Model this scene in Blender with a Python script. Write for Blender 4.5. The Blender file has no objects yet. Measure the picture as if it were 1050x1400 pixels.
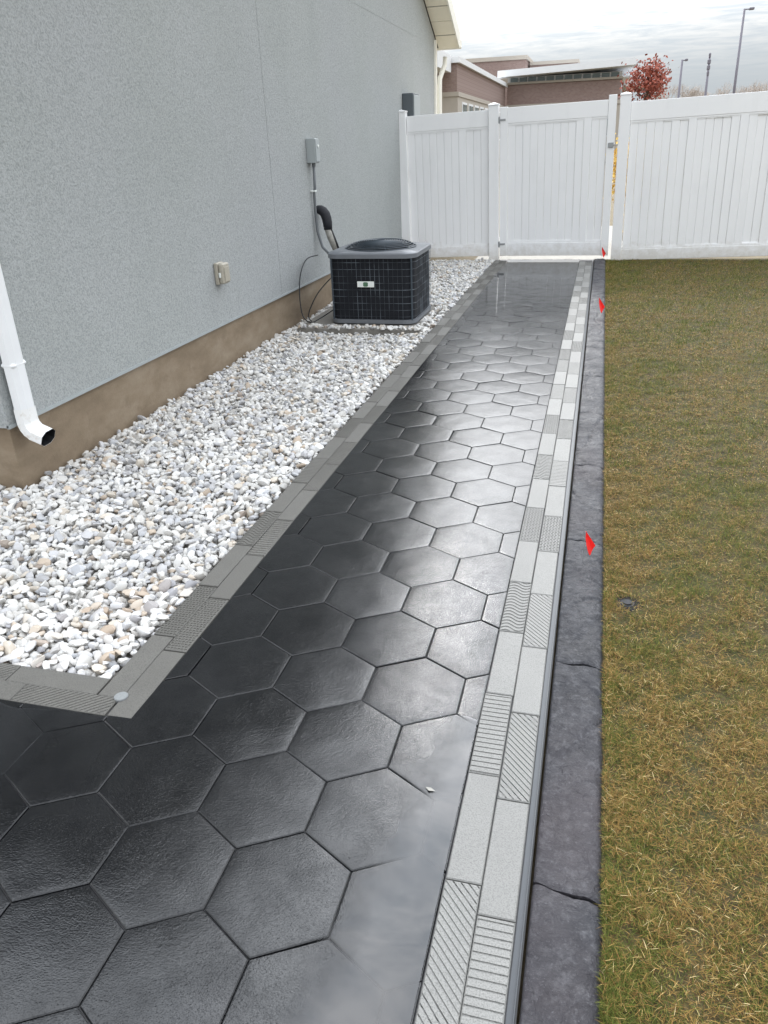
import bpy, bmesh, math, random
import numpy as np
from mathutils import Vector, Matrix, noise
from mathutils.geometry import tessellate_polygon

random.seed(7)
rng = np.random.default_rng(7)
U = 0.16                      # side of one hexagonal paver, metres
R3 = math.sqrt(3)
rad = math.radians
scene = bpy.context.scene
COL = scene.collection

# ------------------------------------------------------------------ camera
YAW, PITCH, ROLL, FPX = 0.27267, 0.44458, -0.03931, 1044.6
cam_data = bpy.data.cameras.new("camera")
cam = bpy.data.objects.new("camera", cam_data)
COL.objects.link(cam)
fw = Vector((-math.sin(YAW) * math.cos(PITCH), math.cos(YAW) * math.cos(PITCH), -math.sin(PITCH)))
r0 = Vector((math.cos(YAW), math.sin(YAW), 0))
u0 = r0.cross(fw)
rt = math.cos(ROLL) * r0 + math.sin(ROLL) * u0
up = rt.cross(fw)
M = Matrix((rt, up, -fw)).transposed().to_4x4()
M.translation = Vector((5.2032, -9.4351, 8.9688)) * U
cam.matrix_world = M
cam_data.sensor_fit = 'VERTICAL'
cam_data.sensor_height = 24.0
cam_data.lens = FPX / 1400 * 24.0
cam_data.clip_start = 0.05
cam_data.clip_end = 2000
scene.camera = cam

# ------------------------------------------------------------------ sky, sun, exposure
SUN_EL, SUN_AZ = 34.0, 19.0            # degrees; azimuth to the left of +Y
world = bpy.data.worlds.new("World")
scene.world = world
world.use_nodes = True
wn, wl = world.node_tree.nodes, world.node_tree.links
wn.clear()
w_out = wn.new('ShaderNodeOutputWorld')
w_bg = wn.new('ShaderNodeBackground')
w_bg.inputs['Strength'].default_value = 0.15
sky = wn.new('ShaderNodeTexSky')
sky.sky_type = 'NISHITA'
sky.sun_disc = False
sky.sun_elevation = rad(SUN_EL)
sky.sun_rotation = rad(-SUN_AZ)
sky.air_density = 1.0
sky.dust_density = 4.0
sky.ozone_density = 1.0
tc = wn.new('ShaderNodeTexCoord')
sep = wn.new('ShaderNodeSeparateXYZ')
wl.new(tc.outputs['Generated'], sep.inputs[0])
def wmath(op, a, b=None, c=None):
    n = wn.new('ShaderNodeMath'); n.operation = op
    for i, v in enumerate((a, b, c)):
        if v is None: continue
        if hasattr(v, 'links'): wl.new(v, n.inputs[i])
        else: n.inputs[i].default_value = v
    return n.outputs[0]
zc = wmath('ADD', wmath('MAXIMUM', sep.outputs[2], 0.0), 0.10)
cu = wmath('DIVIDE', sep.outputs[0], zc)
cv = wmath('DIVIDE', sep.outputs[1], zc)
comb = wn.new('ShaderNodeCombineXYZ')
wl.new(cu, comb.inputs[0]); wl.new(cv, comb.inputs[1])
mp = wn.new('ShaderNodeMapping')
mp.inputs['Rotation'].default_value = (0, 0, rad(14))
mp.inputs['Scale'].default_value = (0.75, 1.5, 1)
wl.new(comb.outputs[0], mp.inputs[0])
cn = wn.new('ShaderNodeTexNoise')
cn.inputs['Scale'].default_value = 5.2
cn.inputs['Detail'].default_value = 9
cn.inputs['Roughness'].default_value = 0.66
cn.inputs['Distortion'].default_value = 0.5
wl.new(mp.outputs[0], cn.inputs['Vector'])
cr = wn.new('ShaderNodeValToRGB')
cr.color_ramp.elements[0].position = 0.38; cr.color_ramp.elements[0].color = (0.10, 0.10, 0.10, 1)
cr.color_ramp.elements[1].position = 0.60; cr.color_ramp.elements[1].color = (1, 1, 1, 1)
wl.new(cn.outputs['Fac'], cr.inputs[0])
bw = wn.new('ShaderNodeRGBToBW'); wl.new(sky.outputs[0], bw.inputs[0])
# an even veil of cloud: brighter overhead than at the horizon, and brighter round the hidden sun
zpos = wmath('MAXIMUM', sep.outputs[2], 0.0)
veil = wmath('ADD', wmath('MULTIPLY', wmath('POWER', bw.outputs[0], 0.62), 2.6), wmath('MULTIPLY_ADD', zpos, 6.8, 0.3))
tint = wn.new('ShaderNodeMix'); tint.data_type = 'RGBA'
wl.new(wmath('MULTIPLY', zpos, 1.6), tint.inputs[0])
tint.inputs[6].default_value = (1.06, 1.0, 0.92, 1); tint.inputs[7].default_value = (0.975, 0.995, 1.03, 1)
cloud = wn.new('ShaderNodeVectorMath'); cloud.operation = 'SCALE'
wl.new(tint.outputs[2], cloud.inputs[0])
wl.new(veil, cloud.inputs['Scale'])
gap = wn.new('ShaderNodeVectorMath'); gap.operation = 'SCALE'
gap.inputs[0].default_value = (0.84, 0.98, 1.14)
wl.new(wmath('MULTIPLY', veil, 0.55), gap.inputs['Scale'])
thin = wn.new('ShaderNodeMix'); thin.data_type = 'RGBA'
thin.inputs[0].default_value = 0.12
wl.new(gap.outputs[0], thin.inputs[6]); wl.new(sky.outputs[0], thin.inputs[7])
mixw = wn.new('ShaderNodeMix'); mixw.data_type = 'RGBA'
wl.new(cr.outputs[0], mixw.inputs[0]); wl.new(thin.outputs[2], mixw.inputs[6]); wl.new(cloud.outputs[0], mixw.inputs[7])
# low haze evens the sky out towards the horizon
hz = wn.new('ShaderNodeMapRange'); hz.interpolation_type = 'SMOOTHSTEP'
wl.new(zpos, hz.inputs['Value'])
hz.inputs['From Min'].default_value = 0.03; hz.inputs['From Max'].default_value = 0.36
hazed = wn.new('ShaderNodeMix'); hazed.data_type = 'RGBA'
hazed.inputs[6].default_value = (1.66, 1.80, 1.90, 1)
wl.new(hz.outputs[0], hazed.inputs[0]); wl.new(mixw.outputs[2], hazed.inputs[7])
wl.new(hazed.outputs[2], w_bg.inputs['Color'])
wl.new(w_bg.outputs[0], w_out.inputs['Surface'])

sun_data = bpy.data.lights.new("sun", 'SUN')
sun_data.energy = 0.8
sun_data.angle = rad(10)
sun_data.color = (1.0, 0.96, 0.91)
sun = bpy.data.objects.new("sun", sun_data)
COL.objects.link(sun)
sv = Vector((-math.sin(rad(SUN_AZ)) * math.cos(rad(SUN_EL)), math.cos(rad(SUN_AZ)) * math.cos(rad(SUN_EL)), math.sin(rad(SUN_EL))))
sun.rotation_euler = sv.to_track_quat('Z', 'Y').to_euler()
sun.location = (0, 0, 30)

vs = scene.view_settings
vs.view_transform = 'Standard'
vs.look = 'None'
vs.exposure = 1.14
vs.gamma = 1.0
vs.use_curve_mapping = False

# ------------------------------------------------------------------ helpers: materials
class NT:
    """small wrapper to write node trees"""
    def __init__(self, name):
        self.m = bpy.data.materials.new(name); self.m.use_nodes = True
        self.n, self.l = self.m.node_tree.nodes, self.m.node_tree.links
        self.n.clear()
        self.out = self.n.new('ShaderNodeOutputMaterial')
        self.tc = self.n.new('ShaderNodeTexCoord')
        self.geo = self.n.new('ShaderNodeNewGeometry')
    def set(self, sock, v):
        if hasattr(v, 'links') or isinstance(v, bpy.types.NodeSocket): self.l.new(v, sock)
        else: sock.default_value = v
    def noise(self, scale, detail=4, rough=0.55, vec=None, dist=0.0):
        n = self.n.new('ShaderNodeTexNoise')
        n.inputs['Scale'].default_value = scale; n.inputs['Detail'].default_value = detail
        n.inputs['Roughness'].default_value = rough; n.inputs['Distortion'].default_value = dist
        self.l.new(vec if vec is not None else self.geo.outputs['Position'], n.inputs['Vector'])
        return n.outputs['Fac']
    def voronoi(self, scale, vec=None, feature='F1'):
        n = self.n.new('ShaderNodeTexVoronoi'); n.feature = feature
        n.inputs['Scale'].default_value = scale
        self.l.new(vec if vec is not None else self.geo.outputs['Position'], n.inputs['Vector'])
        return n.outputs['Distance']
    def mapping(self, scale=(1, 1, 1), rot=(0, 0, 0), src=None):
        n = self.n.new('ShaderNodeMapping')
        n.inputs['Scale'].default_value = scale; n.inputs['Rotation'].default_value = rot
        self.l.new(src if src is not None else self.geo.outputs['Position'], n.inputs[0])
        return n.outputs[0]
    def ramp(self, fac, stops):
        n = self.n.new('ShaderNodeValToRGB')
        e = n.color_ramp.elements
        while len(e) < len(stops): e.new(0.5)
        for el, (p, c) in zip(e, stops):
            el.position = p
            el.color = (c, c, c, 1) if isinstance(c, (int, float)) else (*c, 1)
        self.l.new(fac, n.inputs[0])
        return n.outputs[0]
    def math(self, op, a, b=None):
        n = self.n.new('ShaderNodeMath'); n.operation = op
        self.set(n.inputs[0], a)
        if b is not None: self.set(n.inputs[1], b)
        return n.outputs[0]
    def mix(self, fac, a, b, mode='MIX'):
        n = self.n.new('ShaderNodeMix'); n.data_type = 'RGBA'; n.blend_type = mode
        self.set(n.inputs[0], fac)
        for i, v in ((6, a), (7, b)):
            if isinstance(v, tuple): v = (*v, 1) if len(v) == 3 else v
            self.set(n.inputs[i], v)
        return n.outputs[2]
    def bump(self, h, strength=0.3, dist=0.01, normal=None):
        n = self.n.new('ShaderNodeBump')
        n.inputs['Strength'].default_value = strength; n.inputs['Distance'].default_value = dist
        self.l.new(h, n.inputs['Height'])
        if normal is not None: self.l.new(normal, n.inputs['Normal'])
        return n.outputs[0]
    def bsdf(self, color, rough=0.6, normal=None, **kw):
        b = self.n.new('ShaderNodeBsdfPrincipled')
        if isinstance(color, tuple): color = (*color, 1)
        self.set(b.inputs['Base Color'], color)
        self.set(b.inputs['Roughness'], rough)
        if normal is not None: self.l.new(normal, b.inputs['Normal'])
        for k, v in kw.items(): self.set(b.inputs[k.replace('_', ' ')], v)
        self.l.new(b.outputs[0], self.out.inputs['Surface'])
        return b
    def attr(self, name):
        n = self.n.new('ShaderNodeAttribute'); n.attribute_name = name
        return n.outputs['Color']
    def objrand(self):
        return self.n.new('ShaderNodeObjectInfo').outputs['Random']

def plain(name, color, rough=0.6, var=0.12, scale=30, **kw):
    t = NT(name)
    c = t.mix(t.noise(scale), tuple(x * (1 - var) for x in color), tuple(min(1, x * (1 + var)) for x in color))
    t.bsdf(c, rough, t.bump(t.noise(scale * 8), 0.08, 0.002), **kw)
    return t.m

MAT = {}
def build_materials():
    # stucco wall
    t = NT('stucco')
    big = t.noise(1.1, 5, 0.6)
    base = t.mix(t.ramp(big, [(0.3, 0.0), (0.7, 1.0)]), (0.378, 0.398, 0.392), (0.432, 0.450, 0.443))
    streak = t.noise(3.0, 4, 0.6, t.mapping((1, 1.6, 0.12)))
    base = t.mix(t.ramp(streak, [(0.5, 0.0), (0.8, 0.25)]), base, (0.30, 0.315, 0.31))
    g = t.noise(112, 4, 0.72)
    blot = t.noise(0.55, 3, 0.5)
    base = t.mix(t.ramp(blot, [(0.42, 0.0), (0.66, 0.5)]), base, (0.385, 0.395, 0.415))
    base = t.mix(t.ramp(g, [(0.38, 0.85), (0.56, 0.0)]), base, (0.25, 0.270, 0.266))
    nb = t.bump(g, 0.85, 0.005, t.bump(t.noise(45, 3), 0.55, 0.008))
    t.bsdf(base, 0.9, nb); MAT['stucco'] = t.m
    # foundation concrete
    t = NT('foundation_concrete')
    a = t.noise(1.7, 6, 0.65, t.mapping((1, 1, 2.2)))
    c = t.ramp(a, [(0.25, (0.145, 0.104, 0.066)), (0.5, (0.235, 0.180, 0.122)), (0.75, (0.33, 0.27, 0.20))])
    c = t.mix(t.ramp(t.noise(9, 5, 0.7), [(0.55, 0.0), (0.75, 0.5)]), c, (0.15, 0.11, 0.075))
    t.bsdf(c, 0.88, t.bump(t.noise(60, 5, 0.7), 0.4, 0.006)); MAT['foundation'] = t.m
    MAT['concrete'] = None
    t = NT('pad_concrete')
    c = t.mix(t.noise(6, 6, 0.65), (0.14, 0.13, 0.115), (0.26, 0.245, 0.22))
    t.bsdf(c, 0.85, t.bump(t.noise(80, 5, 0.7), 0.3, 0.004)); MAT['concrete'] = t.m
    t = NT('light_concrete')
    c = t.mix(t.noise(3, 6, 0.65), (0.28, 0.265, 0.235), (0.38, 0.365, 0.33))
    t.bsdf(c, 0.85); MAT['light_concrete'] = t.m
    # charcoal pavers, wet
    t = NT('charcoal_paver')
    rnd = t.objrand()
    n1 = t.noise(5.0, 5, 0.6); n2 = t.noise(2.1, 3, 0.5)
    fine = t.noise(270, 2, 0.65); mid = t.noise(95, 3, 0.6)
    c = t.mix(n1, (0.0022, 0.0024, 0.0031), (0.0056, 0.0060, 0.0072))
    c = t.mix(rnd, c, t.mix(0.22, c, (0.020, 0.021, 0.023)))
    spk = t.ramp(t.voronoi(260), [(0.02, 1.0), (0.075, 0.0)])
    c = t.mix(t.math('MULTIPLY', spk, 0.35), c, (0.16, 0.165, 0.17))
    wet = t.ramp(n2, [(0.36, 0.0), (0.62, 1.0)])
    rough = t.math('ADD', t.math('MULTIPLY', wet, 0.13), t.math('ADD', t.math('MULTIPLY', rnd, 0.05), t.math('ADD', t.math('MULTIPLY', n1, 0.08), 0.02)))
    pits = t.ramp(t.voronoi(150), [(0.10, 0.0), (0.30, 1.0)])
    nb = t.bump(pits, 0.14, 0.0012, t.bump(fine, 0.36, 0.0013, t.bump(mid, 0.16, 0.0024, t.bump(t.noise(14, 2), 0.16, 0.004))))
    grain = t.ramp(t.noise(330, 3, 0.75), [(0.36, 0.45), (0.52, 1.0)])
    blot = t.ramp(t.noise(11, 5, 0.65, dist=0.4), [(0.34, 0.70), (0.60, 1.0)])
    spec = t.math('MULTIPLY', t.math('MULTIPLY', grain, blot), 0.62)
    t.bsdf(c, rough, nb, IOR=1.54, Specular_IOR_Level=spec); MAT['paver'] = t.m
    # silver and grey border bricks
    def brick(name, lo, hi, rough):
        t = NT(name)
        rnd = t.objrand()
        c = t.mix(t.noise(7, 4), lo, hi)
        g = t.noise(300, 3, 0.8)
        c = t.mix(t.ramp(g, [(0.36, 0.75), (0.54, 0.0)]), c, tuple(x * 0.42 for x in lo))
        c = t.mix(t.math('MULTIPLY', rnd, 0.35), c, tuple(x * 0.72 for x in lo))
        t.bsdf(c, rough, t.bump(g, 0.45, 0.0016), IOR=1.5); return t.m
    MAT['silver'] = brick('silver_brick', (0.208, 0.205, 0.193), (0.270, 0.266, 0.250), 0.48)
    MAT['grey'] = brick('grey_brick', (0.112, 0.107, 0.095), (0.165, 0.159, 0.144), 0.6)
    # stamped kerb
    t = NT('stamped_concrete')
    a = t.noise(4.5, 6, 0.65)
    c = t.ramp(a, [(0.28, (0.015, 0.0155, 0.019)), (0.5, (0.026, 0.0265, 0.032)), (0.74, (0.047, 0.0475, 0.054))])
    c = t.mix(t.ramp(t.noise(48, 4, 0.7), [(0.5, 0.0), (0.72, 0.45)]), c, (0.15, 0.15, 0.16))
    c = t.mix(t.ramp(t.noise(1.6, 3), [(0.5, 0.0), (0.7, 0.4)]), c, (0.072, 0.058, 0.062))
    rg = t.ramp(t.noise(7, 4), [(0.3, 0.36), (0.7, 0.66)])
    cre = t.ramp(t.noise(7, 3, 0.55, t.mapping((1.0, 0.8, 1.0), (0, 0, rad(35))), 1.2), [(0.475, 1.0), (0.5, 0.0), (0.525, 1.0)])
    c = t.mix(t.ramp(t.noise(190, 3, 0.8), [(0.58, 0.0), (0.72, 0.40)]), c, (0.20, 0.20, 0.215))
    t.bsdf(c, rg, t.bump(t.noise(190, 4, 0.75), 0.5, 0.003, t.bump(t.noise(34, 5, 0.65, dist=0.8), 0.85, 0.010, t.bump(cre, 0.32, 0.004))), Specular_IOR_Level=0.32); MAT['kerb'] = t.m
    MAT['joint'] = plain('joint_bedding', (0.060, 0.060, 0.062), 0.6, 0.3, 60)
    MAT['edging'] = plain('edging_plastic', (0.050, 0.056, 0.063), 0.30, 0.15, 20)
    # puddle water
    t = NT('puddle_water')
    fr = t.n.new('ShaderNodeFresnel'); fr.inputs['IOR'].default_value = 1.72
    tr = t.n.new('ShaderNodeBsdfTransparent'); tr.inputs[0].default_value = (0.74, 0.76, 0.79, 1)
    gl = t.n.new('ShaderNodeBsdfGlossy'); gl.inputs['Roughness'].default_value = 0.02
    bp = t.bump(t.noise(9, 2), 0.03, 0.004)
    t.l.new(bp, gl.inputs['Normal']); t.l.new(bp, fr.inputs['Normal'])
    ms = t.n.new('ShaderNodeMixShader')
    df = t.n.new('ShaderNodeBsdfDiffuse'); df.inputs[0].default_value = (0.020, 0.021, 0.024, 1)
    m0 = t.n.new('ShaderNodeMixShader'); m0.inputs[0].default_value = 0.5
    t.l.new(tr.outputs[0], m0.inputs[1]); t.l.new(df.outputs[0], m0.inputs[2])
    t.l.new(fr.outputs[0], ms.inputs[0]); t.l.new(m0.outputs[0], ms.inputs[1]); t.l.new(gl.outputs[0], ms.inputs[2])
    # the film thins out to nothing at its rim
    sz = t.n.new('ShaderNodeSeparateXYZ'); t.l.new(t.geo.outputs['Position'], sz.inputs[0])
    edge = t.math('ADD', sz.outputs[2], t.math('MULTIPLY', t.math('SUBTRACT', t.noise(7, 4, 0.6), 0.5), 0.0018))
    mr = t.n.new('ShaderNodeMapRange'); mr.interpolation_type = 'SMOOTHSTEP'
    t.l.new(edge, mr.inputs['Value'])
    mr.inputs['From Min'].default_value = 0.0012; mr.inputs['From Max'].default_value = 0.0026
    mf = t.n.new('ShaderNodeMixShader')
    t2 = t.n.new('ShaderNodeBsdfTransparent')
    t.l.new(mr.outputs[0], mf.inputs[0]); t.l.new(t2.outputs[0], mf.inputs[1]); t.l.new(ms.outputs[0], mf.inputs[2])
    t.l.new(mf.outputs[0], t.out.inputs['Surface']); MAT['water'] = t.m
    # stones
    t = NT('river_stone')
    c = t.attr('col')
    c = t.mix(t.ramp(t.noise(55, 4, 0.6), [(0.42, 0.0), (0.68, 0.45)]), c, t.mix(0.5, c, (0.33, 0.27, 0.21)))
    t.bsdf(c, 0.55, t.bump(t.noise(140, 3), 0.25, 0.002)); MAT['stones'] = t.m
    t = NT('pebble')
    c = t.ramp(t.objrand(), [(0.0, (0.62, 0.605, 0.575)), (0.35, (0.72, 0.71, 0.69)), (0.62, (0.54, 0.54, 0.55)),
                             (0.80, (0.62, 0.56, 0.48)), (0.90, (0.47, 0.37, 0.28)), (0.97, (0.34, 0.34, 0.36))])
    tco = t.tc.outputs['Object']
    c = t.mix(t.ramp(t.noise(45, 4, 0.6, tco), [(0.45, 0.0), (0.72, 0.5)]), c, t.mix(0.5, c, (0.36, 0.29, 0.22)))
    t.bsdf(c, 0.5, t.bump(t.noise(130, 3, 0.5, tco), 0.25, 0.002)); MAT['pebble'] = t.m
    MAT['gravel_base'] = plain('gravel_dust', (0.34, 0.32, 0.29), 0.95, 0.3, 40)
    # lawn
    t = NT('thatch')
    c = t.ramp(t.noise(26, 5, 0.7), [(0.3, (0.028, 0.021, 0.009)), (0.55, (0.080, 0.062, 0.022)), (0.8, (0.16, 0.12, 0.042))])
    c = t.mix(t.ramp(t.noise(3, 4), [(0.45, 0.0), (0.65, 0.5)]), c, (0.045, 0.055, 0.016))
    t.bsdf(c, 0.95, t.bump(t.noise(90, 4), 0.8, 0.02)); MAT['thatch'] = t.m
    t = NT('grass_blade')
    c = t.attr('col')
    b = t.bsdf(c, 0.7, Specular_IOR_Level=0.2)
    tl = t.n.new('ShaderNodeBsdfTranslucent'); t.l.new(c, tl.inputs[0])
    ms = t.n.new('ShaderNodeMixShader'); ms.inputs[0].default_value = 0.28
    t.l.new(b.outputs[0], ms.inputs[1]); t.l.new(tl.outputs[0], ms.inputs[2]); t.l.new(ms.outputs[0], t.out.inputs['Surface'])
    MAT['grass'] = t.m
    MAT['shaded_soil'] = plain('shaded_soil', (0.012, 0.010, 0.008), 0.95, 0.4, 60)  # soil near black: the shade of a hole is put into its colour
    MAT['soil'] = plain('soil', (0.15, 0.12, 0.07), 0.95, 0.3, 4)
    # vinyl fence
    t = NT('white_vinyl')
    c = t.mix(t.noise(3, 4), (0.83, 0.832, 0.838), (0.88, 0.882, 0.885))
    c = t.mix(t.ramp(t.noise(5, 5, 0.6, t.mapping((1, 1, 0.25))), [(0.55, 0.0), (0.8, 0.25)]), c, (0.60, 0.60, 0.60))
    sz = t.n.new('ShaderNodeSeparateXYZ'); t.l.new(t.geo.outputs['Position'], sz.inputs[0])
    low = t.math('SUBTRACT', t.math('MULTIPLY', t.noise(14, 5, 0.7), 0.42), sz.outputs[2])
    c = t.mix(t.ramp(low, [(0.0, 0.0), (0.20, 0.55)]), c, (0.50, 0.46, 0.39))
    t.bsdf(c, 0.38); MAT['vinyl'] = t.m
    t = NT('white_metal')
    c = t.mix(t.ramp(t.noise(22, 5, 0.7), [(0.52, 0.0), (0.70, 0.5)]), (0.80, 0.80, 0.79), (0.46, 0.39, 0.30))
    t.bsdf(c, 0.35); MAT['white_metal'] = t.m
    MAT['clean_white'] = plain('white_paint', (0.79, 0.80, 0.81), 0.4, 0.03, 10)
    MAT['white_trim'] = plain('white_trim', (0.80, 0.78, 0.70), 0.5, 0.06, 12)
    MAT['soffit'] = plain('soffit_panel', (0.80, 0.76, 0.64), 0.5, 0.06, 8)
    MAT['roof'] = plain('asphalt_shingle', (0.12, 0.11, 0.10), 0.9, 0.35, 20)
    MAT['hardware'] = plain('zinc_hardware', (0.36, 0.37, 0.38), 0.35, 0.1, 30, Metallic=0.6)
    MAT['dark'] = plain('black_plastic', (0.012, 0.013, 0.015), 0.5, 0.2, 30)
    MAT['foam'] = plain('black_foam', (0.016, 0.017, 0.022), 0.7, 0.3, 60)
    MAT['wrap'] = plain('pipe_tape', (0.30, 0.29, 0.26), 0.6, 0.7, 26)
    MAT['coil'] = plain('condenser_coil', (0.0026, 0.0042, 0.0085), 0.8, 0.3, 200)
    t = NT('guard_wire')
    k = t.math('MULTIPLY', t.ramp(t.objrand(), [(0.25, 0.25), (0.8, 1.0)]), t.ramp(t.noise(7, 2), [(0.40, 0.15), (0.58, 1.0)]))
    t.bsdf(t.mix(k, (0.006, 0.008, 0.012), (0.24, 0.28, 0.32)), 0.4); MAT['ac_wire'] = t.m
    MAT['ac_grey'] = plain('painted_steel', (0.155, 0.165, 0.18), 0.42, 0.15, 15)
    MAT['ac_dark'] = plain('fan_guard_paint', (0.045, 0.06, 0.075), 0.4, 0.15, 30)
    MAT['box_grey'] = plain('grey_enclosure', (0.36, 0.39, 0.395), 0.45, 0.08, 20)
    MAT['box_shaded'] = plain('shaded_enclosure', (0.085, 0.10, 0.11), 0.5, 0.1, 20)  # shade of the box's near face put into the colour; cover stays lighter
    MAT['conduit'] = plain('grey_conduit', (0.14, 0.15, 0.16), 0.5, 0.12, 30)
    MAT['aged_plastic'] = plain('aged_plastic', (0.40, 0.37, 0.305), 0.5, 0.25, 60)
    MAT['plate_white'] = plain('plate_white', (0.80, 0.83, 0.80), 0.4, 0.03, 20)
    MAT['plate_green'] = plain('plate_green', (0.07, 0.16, 0.09), 0.4, 0.1, 60)
    MAT['disc'] = plain('frosted_disc', (0.24, 0.25, 0.25), 0.3, 0.2, 120)
    t = NT('flag_vinyl')
    b = t.bsdf(t.mix(t.noise(40), (0.86, 0.030, 0.028), (0.95, 0.055, 0.045)), 0.45)
    tl = t.n.new('ShaderNodeBsdfTranslucent'); tl.inputs[0].default_value = (1.0, 0.07, 0.05, 1)
    ms = t.n.new('ShaderNodeMixShader'); ms.inputs[0].default_value = 0.35
    t.l.new(b.outputs[0], ms.inputs[1]); t.l.new(tl.outputs[0], ms.inputs[2]); t.l.new(ms.outputs[0], t.out.inputs['Surface'])
    MAT['flag'] = t.m
    # far building
    t = NT('far_brick')
    br = t.n.new('ShaderNodeTexBrick')
    br.inputs['Scale'].default_value = 3.0
    br.inputs['Color1'].default_value = (0.235, 0.160, 0.138, 1); br.inputs['Color2'].default_value = (0.285, 0.205, 0.180, 1)
    br.inputs['Mortar'].default_value = (0.27, 0.23, 0.22, 1)
    t.l.new(t.mapping((1, 1, 1), (rad(90), 0, 0)), br.inputs['Vector'])
    t.bsdf(br.outputs['Color'], 0.9); MAT['far_brick'] = t.m
    MAT['far_tan'] = plain('tan_stone', (0.42, 0.38, 0.33), 0.9, 0.1, 2)
    MAT['far_white'] = plain('white_fascia', (0.72, 0.73, 0.74), 0.6, 0.05, 1)
    MAT['far_glass'] = plain('window_glass', (0.16, 0.20, 0.20), 0.12, 0.2, 2)
    MAT['pole'] = plain('pole_steel', (0.17, 0.16, 0.19), 0.5, 0.1, 5)
    MAT['bark'] = plain('bark', (0.13, 0.10, 0.085), 0.9, 0.3, 20)
    MAT['twig'] = plain('bare_twig', (0.46, 0.41, 0.37), 0.9, 0.2, 2)  # pale tan with distant haze put into the colour
    MAT['red_leaf'] = plain('red_leaf', (0.27, 0.062, 0.034), 0.7, 0.45, 6)
    MAT['yellow_leaf'] = plain('yellow_leaf', (0.62, 0.42, 0.10), 0.7, 0.4, 9)
build_materials()

# ------------------------------------------------------------------ helpers: meshes
class MB:
    def __init__(self): self.v, self.f = [], []
    def add(self, vs_, fs_):
        o = len(self.v); self.v += [tuple(p) for p in vs_]; self.f += [tuple(i + o for i in f) for f in fs_]; return self
    def box(self, x0, x1, y0, y1, z0, z1):
        return self.add([(x0, y0, z0), (x1, y0, z0), (x1, y1, z0), (x0, y1, z0), (x0, y0, z1), (x1, y0, z1), (x1, y1, z1), (x0, y1, z1)],
                        [(3, 2, 1, 0), (4, 5, 6, 7), (0, 1, 5, 4), (1, 2, 6, 5), (2, 3, 7, 6), (3, 0, 4, 7)])
    def cbox(self, x0, x1, y0, y1, z0, z1, c=0.004):
        """box with chamfered edges"""
        bm = bmesh.new()
        bmesh.ops.create_cube(bm, size=1)
        for w in bm.verts:
            w.co = Vector(((x0 + x1) / 2 + w.co.x * (x1 - x0), (y0 + y1) / 2 + w.co.y * (y1 - y0), (z0 + z1) / 2 + w.co.z * (z1 - z0)))
        bmesh.ops.bevel(bm, geom=list(bm.edges), offset=c, segments=1, affect='EDGES', profile=0.5)
        bm.verts.index_update()
        self.add([w.co[:] for w in bm.verts], [[w.index for w in f.verts] for f in bm.faces])
        bm.free(); return self
    def tube(self, pts, r, n=8, cap=True):
        pts = [Vector(p) for p in pts]
        rs = r if isinstance(r, (list, tuple)) else [r] * len(pts)
        rings, fs_ = [], []
        nrm = None
        for i, p in enumerate(pts):
            d = (pts[min(i + 1, len(pts) - 1)] - pts[max(i - 1, 0)]).normalized()
            if nrm is None:
                nrm = d.cross(Vector((0, 0, 1)) if abs(d.z) < 0.9 else Vector((1, 0, 0))).normalized()
            else:
                nrm = (nrm - d * nrm.dot(d)).normalized()
            b = d.cross(nrm)
            for k in range(n):
                a = 2 * math.pi * k / n
                rings.append(p + (nrm * math.cos(a) + b * math.sin(a)) * rs[i])
        for i in range(len(pts) - 1):
            for k in range(n):
                k2 = (k + 1) % n
                fs_.append((i * n + k, i * n + k2, (i + 1) * n + k2, (i + 1) * n + k))
        if cap:
            fs_.append(tuple(reversed(range(n)))); fs_.append(tuple(range((len(pts) - 1) * n, len(pts) * n)))
        return self.add(rings, fs_)
    def prism(self, poly, z0, z1):
        """closed prism over an xy outline (counter-clockwise)"""
        n = len(poly)
        return self.add([(x, y, z0) for x, y in poly] + [(x, y, z1) for x, y in poly],
                        [tuple(reversed(range(n))), tuple(range(n, 2 * n))] + [(i, (i + 1) % n, n + (i + 1) % n, n + i) for i in range(n)])
    def mesh(self, name, mat, smooth=False):
        me = bpy.data.meshes.new(name)
        me.from_pydata(self.v, [], self.f); me.update()
        if mat: me.materials.append(MAT[mat] if isinstance(mat, str) else mat)
        if smooth: me.polygons.foreach_set('use_smooth', [True] * len(me.polygons))
        return me
    def build(self, name, mat, parent=None, smooth=False, sharp=None):
        me = self.mesh(name, mat, smooth)
        if sharp and smooth:
            me.set_sharp_from_angle(angle=rad(sharp))
        return link(name, me, parent)

def link(name, data, parent=None, loc=None):
    o = bpy.data.objects.new(name, data); COL.objects.link(o)
    if parent is not None: o.parent = parent
    if loc is not None: o.location = loc
    return o
def tag(o, label=None, cat=None, group=None, kind=None):
    if label: o['label'] = label
    if cat: o['category'] = cat
    if group: o['group'] = group
    if kind: o['kind'] = kind
    return o
def thing(name, loc, label, cat, group=None, rot=(0, 0, 0)):
    o = link(name, None, None, loc); o.rotation_euler = rot; o.empty_display_size = 0.1
    return tag(o, label, cat, group)
def grid_sheet(x0, x1, y0, y1, z, nx=1, ny=1):
    m = MB(); vs_ = []; fs_ = []
    for j in range(ny + 1):
        for i in range(nx + 1):
            vs_.append((x0 + (x1 - x0) * i / nx, y0 + (y1 - y0) * j / ny, z))
    for j in range(ny):
        for i in range(nx):
            a = j * (nx + 1) + i; fs_.append((a, a + 1, a + nx + 2, a + nx + 1))
    return m.add(vs_, fs_)

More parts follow.
